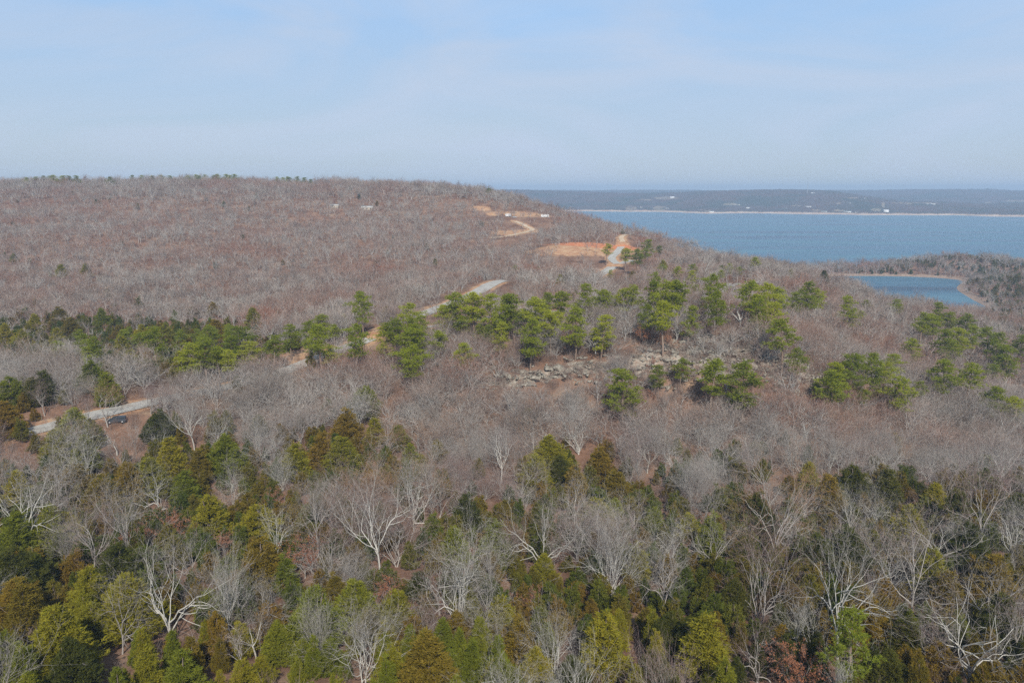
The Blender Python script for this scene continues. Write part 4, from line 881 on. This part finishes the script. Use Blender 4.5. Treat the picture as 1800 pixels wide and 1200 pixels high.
def wheel(g_, c, r, wd, axis='y'):
    a = np.arange(14)*2*math.pi/14; V = []
    for s_ in (-wd/2, wd/2):
        for rr_ in (r, r*.5): V += [(c[0]+math.cos(t)*rr_, c[1]+s_, c[2]+math.sin(t)*rr_) for t in a]
    V = np.array(V); n = 14; j = np.arange(n); k = (j+1) % n
    g_.add(V, np.r_[np.stack([j,k,k+2*n,j+2*n],1), np.stack([j+n,k+n,k,j],1), np.stack([j+2*n,k+2*n,k+3*n,j+3*n],1)])
    for b in (n, 3*n):
        for i in range(1, n-1): g_.add(V[[b, b+i, b+i+1]], np.array([[0,1,2]]))
M['white'] = flat('white paint', (.80,.80,.78), .4); M['grey'] = flat('grey paint', (.42,.43,.44), .4); M['darkp'] = flat('dark blue grey paint', (.05,.06,.075), .3, .6)
M['glass'] = flat('dark window glass', (.04,.05,.06), .12, .8); M['tyre'] = flat('tyre rubber', (.03,.03,.03), .8); M['rim'] = flat('alloy rim', (.4,.4,.42), .3, .7)
M['roofm'] = flat('pale metal roof', (.48,.47,.43), .5); M['roofd'] = flat('dark shingle roof', (.16,.15,.14), .9); M['wall_tan'] = flat('tan siding', (.45,.38,.30), .8); M['wood'] = flat('weathered wood', (.30,.25,.20), .9); M['red'] = flat('red lamp lens', (.5,.03,.03), .3); M['lampg'] = flat('clear lamp lens', (.7,.7,.68), .2, .7)
M['roofg'] = flat('grey green metal roof', (.30,.36,.33), .5); M['steel'] = flat('galvanised steel', (.45,.46,.47), .5)
def root(name, X, Y, rz, z=None, label=None, cat=None, group=None):
    r = bpy.data.objects.new(name, None); COL.objects.link(r); zz = float(ground_z(X, Y)[0]) if z is None else z
    r.location = (X, Y, zz); r.rotation_euler = (0, 0, rz); tag(r, label, cat, group); return r
def part(name, g_, mat, par): return link(bpy.data.objects.new(name, g_.mesh(name, mat)), par)
def wheels(par, pts, r, wd):
    for c in pts:
        a = G(); wheel(a, c, r, wd); w_ = part('wheel', a, M['tyre'], par); b = G(); wheel(b, (c[0], c[1]+(.02 if c[1] > 0 else -.02), c[2]), r*.56, wd); part('rim', b, M['rim'], w_)
def pickup(X, Y, rz, paint, label, suv=False, cat='pickup truck'):
    r = root('off_road_car' if suv else 'pickup_truck', X, Y, rz, None, label, cat); hw = .92
    b = G(); prism(b, [(-2.6,.55),(-2.6,1.12),(-1.5,1.18),(2.6,1.15),(2.6,.55),(2.1,.45),(-2.2,.45)], -hw, hw, 'y'); body = part('body', b, M[paint], r)
    c = G(); prism(c, [(-1.5,1.15),(-.85,1.78),(.9 if not suv else 2.35,1.80),(1.1 if not suv else 2.55,1.15)], -hw+.08, hw-.08, 'y'); part('cab', c, M[paint], r)
    for s_ in (-1,1):
        q = G(); prism(q, [(-1.28,1.22),(-.85,1.66),(.75 if not suv else 2.2,1.68),(.85 if not suv else 2.3,1.22)], s_*(hw-.075), s_*(hw-.055), 'y'); part('window', q, M['glass'], r)
        q = G(); bx(q, (-2.605, s_*.66, .95), (.03,.34,.18)); part('headlight', q, M['lampg'], r)
        q = G(); bx(q, (2.605, s_*.78, .95), (.03,.16,.26)); part('tail_light', q, M['red'], r)
    q = G(); prism(q, [(-1.50,1.19),(-.90,1.74),(-.87,1.72),(-1.47,1.17)], -.74, .74, 'y'); part('windscreen', q, M['glass'], r)
    if not suv: q = G(); bx(q, (1.85, 0, 1.16), (1.35,1.5,.03)); part('truck_bed', q, M['tyre'], r)
    q = G(); bx(q, (-2.68,0,.62), (.14,1.8,.2)); part('bumper', q, M['steel'], r)
    wheels(r, [(-1.65,-hw,.4),(-1.65,hw,.4),(1.65,-hw,.4),(1.65,hw,.4)], .4, .24); return r
def camper(X, Y, rz, L, label):
    r = root('travel_trailer', X, Y, rz, None, label, 'camper'); h = 2.6; a = L/2
    b = G(); prism(b, [(-a,.75),(-a-.25,1.5),(-a+.2,h+.55),(a-.1,h+.6),(a,.6),(-a+.5,.55)], -1.2, 1.2, 'y'); part('body', b, M['white'], r)
    for s_ in (-1,1):
        for x_ in (-a*.6, a*.15): q = G(); bx(q, (x_, s_*1.21, 2.1), (1.0,.03,.6)); part('window', q, M['glass'], r)
        q = G(); bx(q, (0, s_*1.212, 1.35), (L*.9,.02,.22)); part('stripe', q, M['grey'], r)
    q = G(); bx(q, (a*.55, -1.215, 1.6), (.7,.03,1.8)); part('door', q, M['grey'], r)
    q = G(); bx(q, (0,0,h+.75), (.8,.7,.28)); part('roof_unit', q, M['white'], r)
    q = G(); bx(q, (-a-.9,0,.55), (1.6,.15,.12)); part('tow_bar', q, M['steel'], r)
    wheels(r, [(-.45,-1.15,.38),(.5,-1.15,.38),(-.45,1.15,.38),(.5,1.15,.38)], .36, .22); return r
def house(X, Y, rz, L, D, H_, wall, roof, label, z=None, cat='house', name='house', nw=3):
    r = root(name, X, Y, rz, z, label, cat); b = G(); bx(b, (0,0,H_/2-.5), (L,D,H_+1)); w_ = part('wall', b, M[wall], r)
    q = G(); rh = D*.28
    for s_ in (-1,1): prism(q, [(s_*(D/2+.4),H_-.05),(0,H_+rh),(0,H_+rh+.18),(s_*(D/2+.4),H_+.14)][::s_], -L/2-.4, L/2+.4)
    part('roof', q, M[roof], r)
    ga = G()
    for x_ in (-L/2+.05, L/2-.05): prism(ga, [(-D/2,H_),(D/2,H_),(0,H_+rh-.02)], x_-.05, x_+.05)
    part('gable', ga, M[wall], r)
    for i in range(nw):
        x_ = -L/2 + (i+.5)*L/nw
        q = G(); bx(q, (x_, -D/2-.01, H_*.55), (1.3,.04,1.2)); part('window', q, M['glass'], r)
    q = G(); bx(q, (L/2-1.2 if nw > 1 else 0, -D/2-.015, 1.0), (.95,.05,2.0)); part('door', q, M['wood'], r)
    return r
def mast(X, Y, H_, wd, label, z=None):
    r = root('radio_mast', X, Y, 0, z, label, 'radio mast'); g_ = G()
    for k in range(3):
        a = k*2.094; p = np.array([math.cos(a)*wd, math.sin(a)*wd, -1]); q = np.array([math.cos(a)*wd*.5, math.sin(a)*wd*.5, H_]); tube(g_, [p, (p+q)/2, q], [wd*.16]*3, 4)
    n = int(H_/6)
    for i in range(n):
        for k in range(3):
            a = k*2.094; b_ = a+2.094; f0 = wd*(1-.5*i/n); f1 = wd*(1-.5*(i+1)/n); z0_ = H_*i/n; z1_ = H_*(i+1)/n
            tube(g_, [(math.cos(a)*f0, math.sin(a)*f0, z0_), ((math.cos(a)*f0+math.cos(b_)*f1)/2,(math.sin(a)*f0+math.sin(b_)*f1)/2,(z0_+z1_)/2), (math.cos(b_)*f1, math.sin(b_)*f1, z1_)], [wd*.09]*3, 3)
    part('lattice', g_, M['steel'], r); q = G(); tube(q, [(0,0,H_-1),(0,0,H_+4),(0,0,H_+9)], [wd*.12]*3, 4); part('antenna', q, M['steel'], r); return r
def gp(px, py): X, Y, Z = ray_ground(px, py); return X, Y
X_, Y_ = gp(206, 749); pickup(X_, Y_, .25, 'darkp', 'dark off-road car parked in the litter clearing below the gravel road', True, 'car')
X_, Y_ = W(958, 387, 925); camper(X_, Y_, .15, 9.0, 'white camper trailer alone at the right end of the hillside clearing')
X_, Y_ = W(893, 385, 925); camper(X_, Y_, .35, 6.2, 'white camper left of the grey pickup on the hillside clearing')
X_, Y_ = W(900, 387, 925); pickup(X_+3, Y_-3, .1, 'grey', 'pale grey pickup parked beside the left camper on the clearing')
X_, Y_ = W(645, 351, 960); house(X_, Y_, .05, 13, 7, 3.0, 'wall_tan', 'roofm', 'low cabin with pale metal roof near the top of the wooded hill', name='cabin', cat='cabin')
X_, Y_ = W(588, 353, 960); house(X_, Y_, .1, 9, 6, 2.6, 'wall_tan', 'roofm', 'small shed roof left of the cabin near the hilltop', name='shed', cat='shed', nw=1)
X_, Y_ = W(62, 336, 1060); house(X_, Y_, .1, 5, 4, 2.4, 'white', 'white', 'tiny white hut high on the far left of the hill', name='hut', cat='hut', nw=1)
# road edge posts on the upper gravel road, signs
for px, py, Y0, lab in ((1333,482,484,'white utility box at the top end of the upper gravel road'),):
    X_, Y_ = W(px, py, Y0); r = root('utility_box', X_, Y_, .2, None, lab, 'box'); q = G(); bx(q, (0,0,.7), (1.8,1.0,1.5)); part('cabinet', q, M['white'], r); q = G(); bx(q, (0,0,1.5), (2.0,1.2,.12)); part('lid', q, M['grey'], r)
# houses across the lake: found on the hill surface by bearing and distance
def far_at(px, py):
    a = float(pxaz(px)); i = int(round((a-HAZ[0])/(HAZ[1]-HAZ[0]))); col = HPY0[:, i]; ok = np.where(np.diff(np.minimum.accumulate(col), prepend=1e9) < 0)[0]
    j = ok[np.argmin(np.abs(col[ok]-py))]; return HR[j]*math.sin(a), HR[j]*math.cos(a), float(ZG[j, i])
FARH = [(1172,348,26,10,7,'white','white','long white house high on the far hill, leftmost across the lake'),
 (1302,367,22,12,7,'white','roofm','white gabled house above the far beach, left of the radio mast'),
 (1284,361,26,9,5,'wall_tan','roofm','tan house in a pale clearing on the far slope'),
 (1240,373,24,9,5,'white','roofm','pale low house standing alone on the far beach'),
 (1366,368,14,10,6,'white','roofg','small white house on the far shore under the radio mast'),
 (1432,374,26,14,7,'wall_tan','roofg','green roofed house right of the mast on the far shore'),
 (1472,374,34,13,7,'white','roofg','wide grey green roofed house on the far shore'),
 (1487,375,14,9,5,'white','roofm','tiny pale boathouse left of the big white house'),
 (1538,374,22,16,13,'white','white','tall bright white house at the far water edge'),
 (1411,341,20,10,7,'white','white','white building on the far ridge top beside the mast'),
 (1500,350,14,10,5,'white','roofm','small pale house high on the far hill above the white house'),
 (1474,359,16,10,5,'wall_tan','roofm','tan house halfway up the far hill'),
 (1405,364,30,10,5,'white','roofm','long low white building on the slope below the radio mast'),
 (1610,360,60,14,5,'white','roofm','long pale sheds on the distant right hillside'),
 (1120,366,14,10,6,'wall_tan','roofm','tan cabin in bare ground above the far left shore'),
 (1165,368,20,10,6,'wall_tan','roofm','weathered boathouse in the clearing by the far left shore')]
for px, py, L_, D_, H2, wa, ro_, lab in FARH:
    X_, Y_, Z_ = far_at(px, py); house(X_, Y_, -math.atan2(X_, Y_)+random.uniform(-.3,.3), L_, D_, H2, wa, ro_, lab, z=Z_+.5, nw=max(2, int(L_/5)))
X_, Y_, Z_ = far_at(1403, 341); mast(X_-6, Y_, 78, 2.2, 'tall thin radio mast on the highest far ridge across the lake', Z_)
X_, Y_, Z_ = far_at(1186, 343); mast(X_, Y_, 40, 1.4, 'short faint radio mast on the far ridge left of the tall one', Z_)
# fallen trunks
def log(px, py, L_, r_, rz, lab):
    X, Y, Zq = ray_ground(px, py); g_ = G(); rs = np.random.RandomState(int(px)); P_, _ = wander(np.array([-L_/2,0,0.]), np.array([1.,0,0]), L_, 8, .04, 0, rs)
    z0 = ground_z(X, Y)[0]; c_, s_ = math.cos(rz), math.sin(rz)
    for q in P_: q[2] = ground_z(X+q[0]*c_-q[1]*s_, Y+q[0]*s_+q[1]*c_)[0]-z0+r_+.9*(q[0]+L_/2)/L_
    o = link(bpy.data.objects.new('fallen_trunk', None)); o.location = (X, Y, z0); o.rotation_euler = (0,0,rz); tag(o, lab, 'fallen tree')
    tube(g_, P_, np.linspace(r_, r_*.35, 9), 8); part('trunk', g_, M['bark_pale'], o)
    b = G()
    for k in range(6): q = P_[3+k%5]; tube(b, [q, q+rs.normal(size=3)*.5+np.array([.5,0,.3]), q+rs.normal(size=3)*.6+np.array([1.1,0,.6])], [r_*.3, r_*.18, r_*.06], 4)
    part('branches', b, M['bark_pale'], o); o['x'] = 0; del o['x']
log(105, 1032, 9, .17, 2.5, 'pale fallen trunk lying slantwise between cedars at the lower left')
log(112, 1052, 6, .13, 2.7, 'shorter fallen pale trunk just below the long fallen one, lower left')
# ------------------------------------------------------------------ labels
ORD = ['first','second','third','fourth','fifth','sixth','seventh','eighth','ninth','tenth','eleventh','twelfth','thirteenth','fourteenth','fifteenth','sixteenth','seventeenth','eighteenth','nineteenth','twentieth']
ORD += ['twenty-'+x for x in ORD[:9]]+['thirtieth']
def colm(px): return 'far left' if px < 360 else 'left of centre' if px < 720 else 'mid photo' if px < 1080 else 'right of centre' if px < 1440 else 'far right'
def rowm(px, py):
    if py < 332: return 'on the hill skyline'
    if py < 500: return 'high on the slope' if px < 960 else 'by the upper tracks'
    if py < 640: return ('below the wooded hill' if px < 480 else 'along the gravel road' if px < 800 else 'above the rock bluff' if px < 1450 else 'below the inlet')
    if py < 730: return ('by the lower gravel road' if px < 600 else 'below the rock bluff')
    if py < 820: return 'behind the near woods'
    if py < 900: return 'in rear near woods'
    if py < 990: return 'in mid near woods'
    if py < 1090: return 'in front woods'
    return 'along bottom edge'
KW = {'bare':('bare tree','bare trees'),'cedar':('cedar','cedars'),'pine':('pine','pines'),'russet':('brown-leaved oak','brown-leaved oaks'),'snag':('dead snag','dead snags')}
LW = {'pale':'pale-limbed','grey':'grey','mauve':'mauve-twigged','rusty':'rust-twigged','green':'green','olive':'olive','rust':'rust-tinged','dark':'dark green','plain':'green','bright':'bright yellow-green'}
GRP = {'bare':'bare winter trees in the woods','cedar':'cedars among the bare trees','pine':'pines on the slopes','russet':'oaks holding brown leaves','snag':'dead snags'}
cells = {}
for r in REG:
    big = {'bare':(10.5,7.5),'cedar':(7.6,5.4),'pine':(16,12),'russet':(6,4),'snag':(6,4)}[r['kind']]; sz = 'tall' if r['h'] > big[0] else 'middling' if r['h'] > big[1] else 'small'
    r['sz'] = sz; cells.setdefault((r['kind'], r['look'], sz, rowm(r['px'], r['py']), colm(r['px'])), []).append(r)
for (kd, lk_, sz, rw, cm), L_ in cells.items():
    L_.sort(key=lambda r: r['px'])
    lw = '' if (kd, lk_) in (('russet','rust'),('snag','pale'),('pine','plain')) else LW[lk_]+' '
    for i, r in enumerate(L_):
        where = '' if len(L_) == 1 else (', leftmost' if i == 0 else ', rightmost' if i == len(L_)-1 else ', %s from left' % ORD[min(i, len(ORD)-1)])
        tag(r['root'], '%s %s%s %s %s%s' % (sz, lw, KW[kd][0], rw, cm, where), {'bare':'tree','cedar':'cedar','pine':'pine','russet':'oak','snag':'dead tree'}[kd], GRP[kd])
rc = {}
for k, px, py, wd_, o in ROCKS:
    sz = 'large' if wd_ > (15 if k == 'slab' else 8.5) else 'small'
    if k == 'slab': reg = 'of the rock ledge' if px < 1070 else 'right of the main ledge'
    else: reg = ('at the top of the rockslide' if py < 612 else 'in the middle of the rockslide' if py < 645 else 'low on the rockslide') + (' left part' if px < 1240 else ' centre' if px < 1330 else ' right part')
    rc.setdefault((k, sz, reg), []).append((px, py, o))
for (k, sz, reg), L_ in rc.items():
    L_.sort(key=lambda q: q[0])
    for i, (px, py, o) in enumerate(L_):
        where = '' if len(L_) == 1 else (', leftmost' if i == 0 else ', rightmost' if i == len(L_)-1 else ', %s from left' % ORD[min(i, len(ORD)-1)])
        tag(o, '%s grey %s %s%s' % (sz, 'sandstone slab' if k == 'slab' else 'tan boulder', reg, where), 'rock', 'slabs of the ledge' if k == 'slab' else 'boulders of the rockslide')
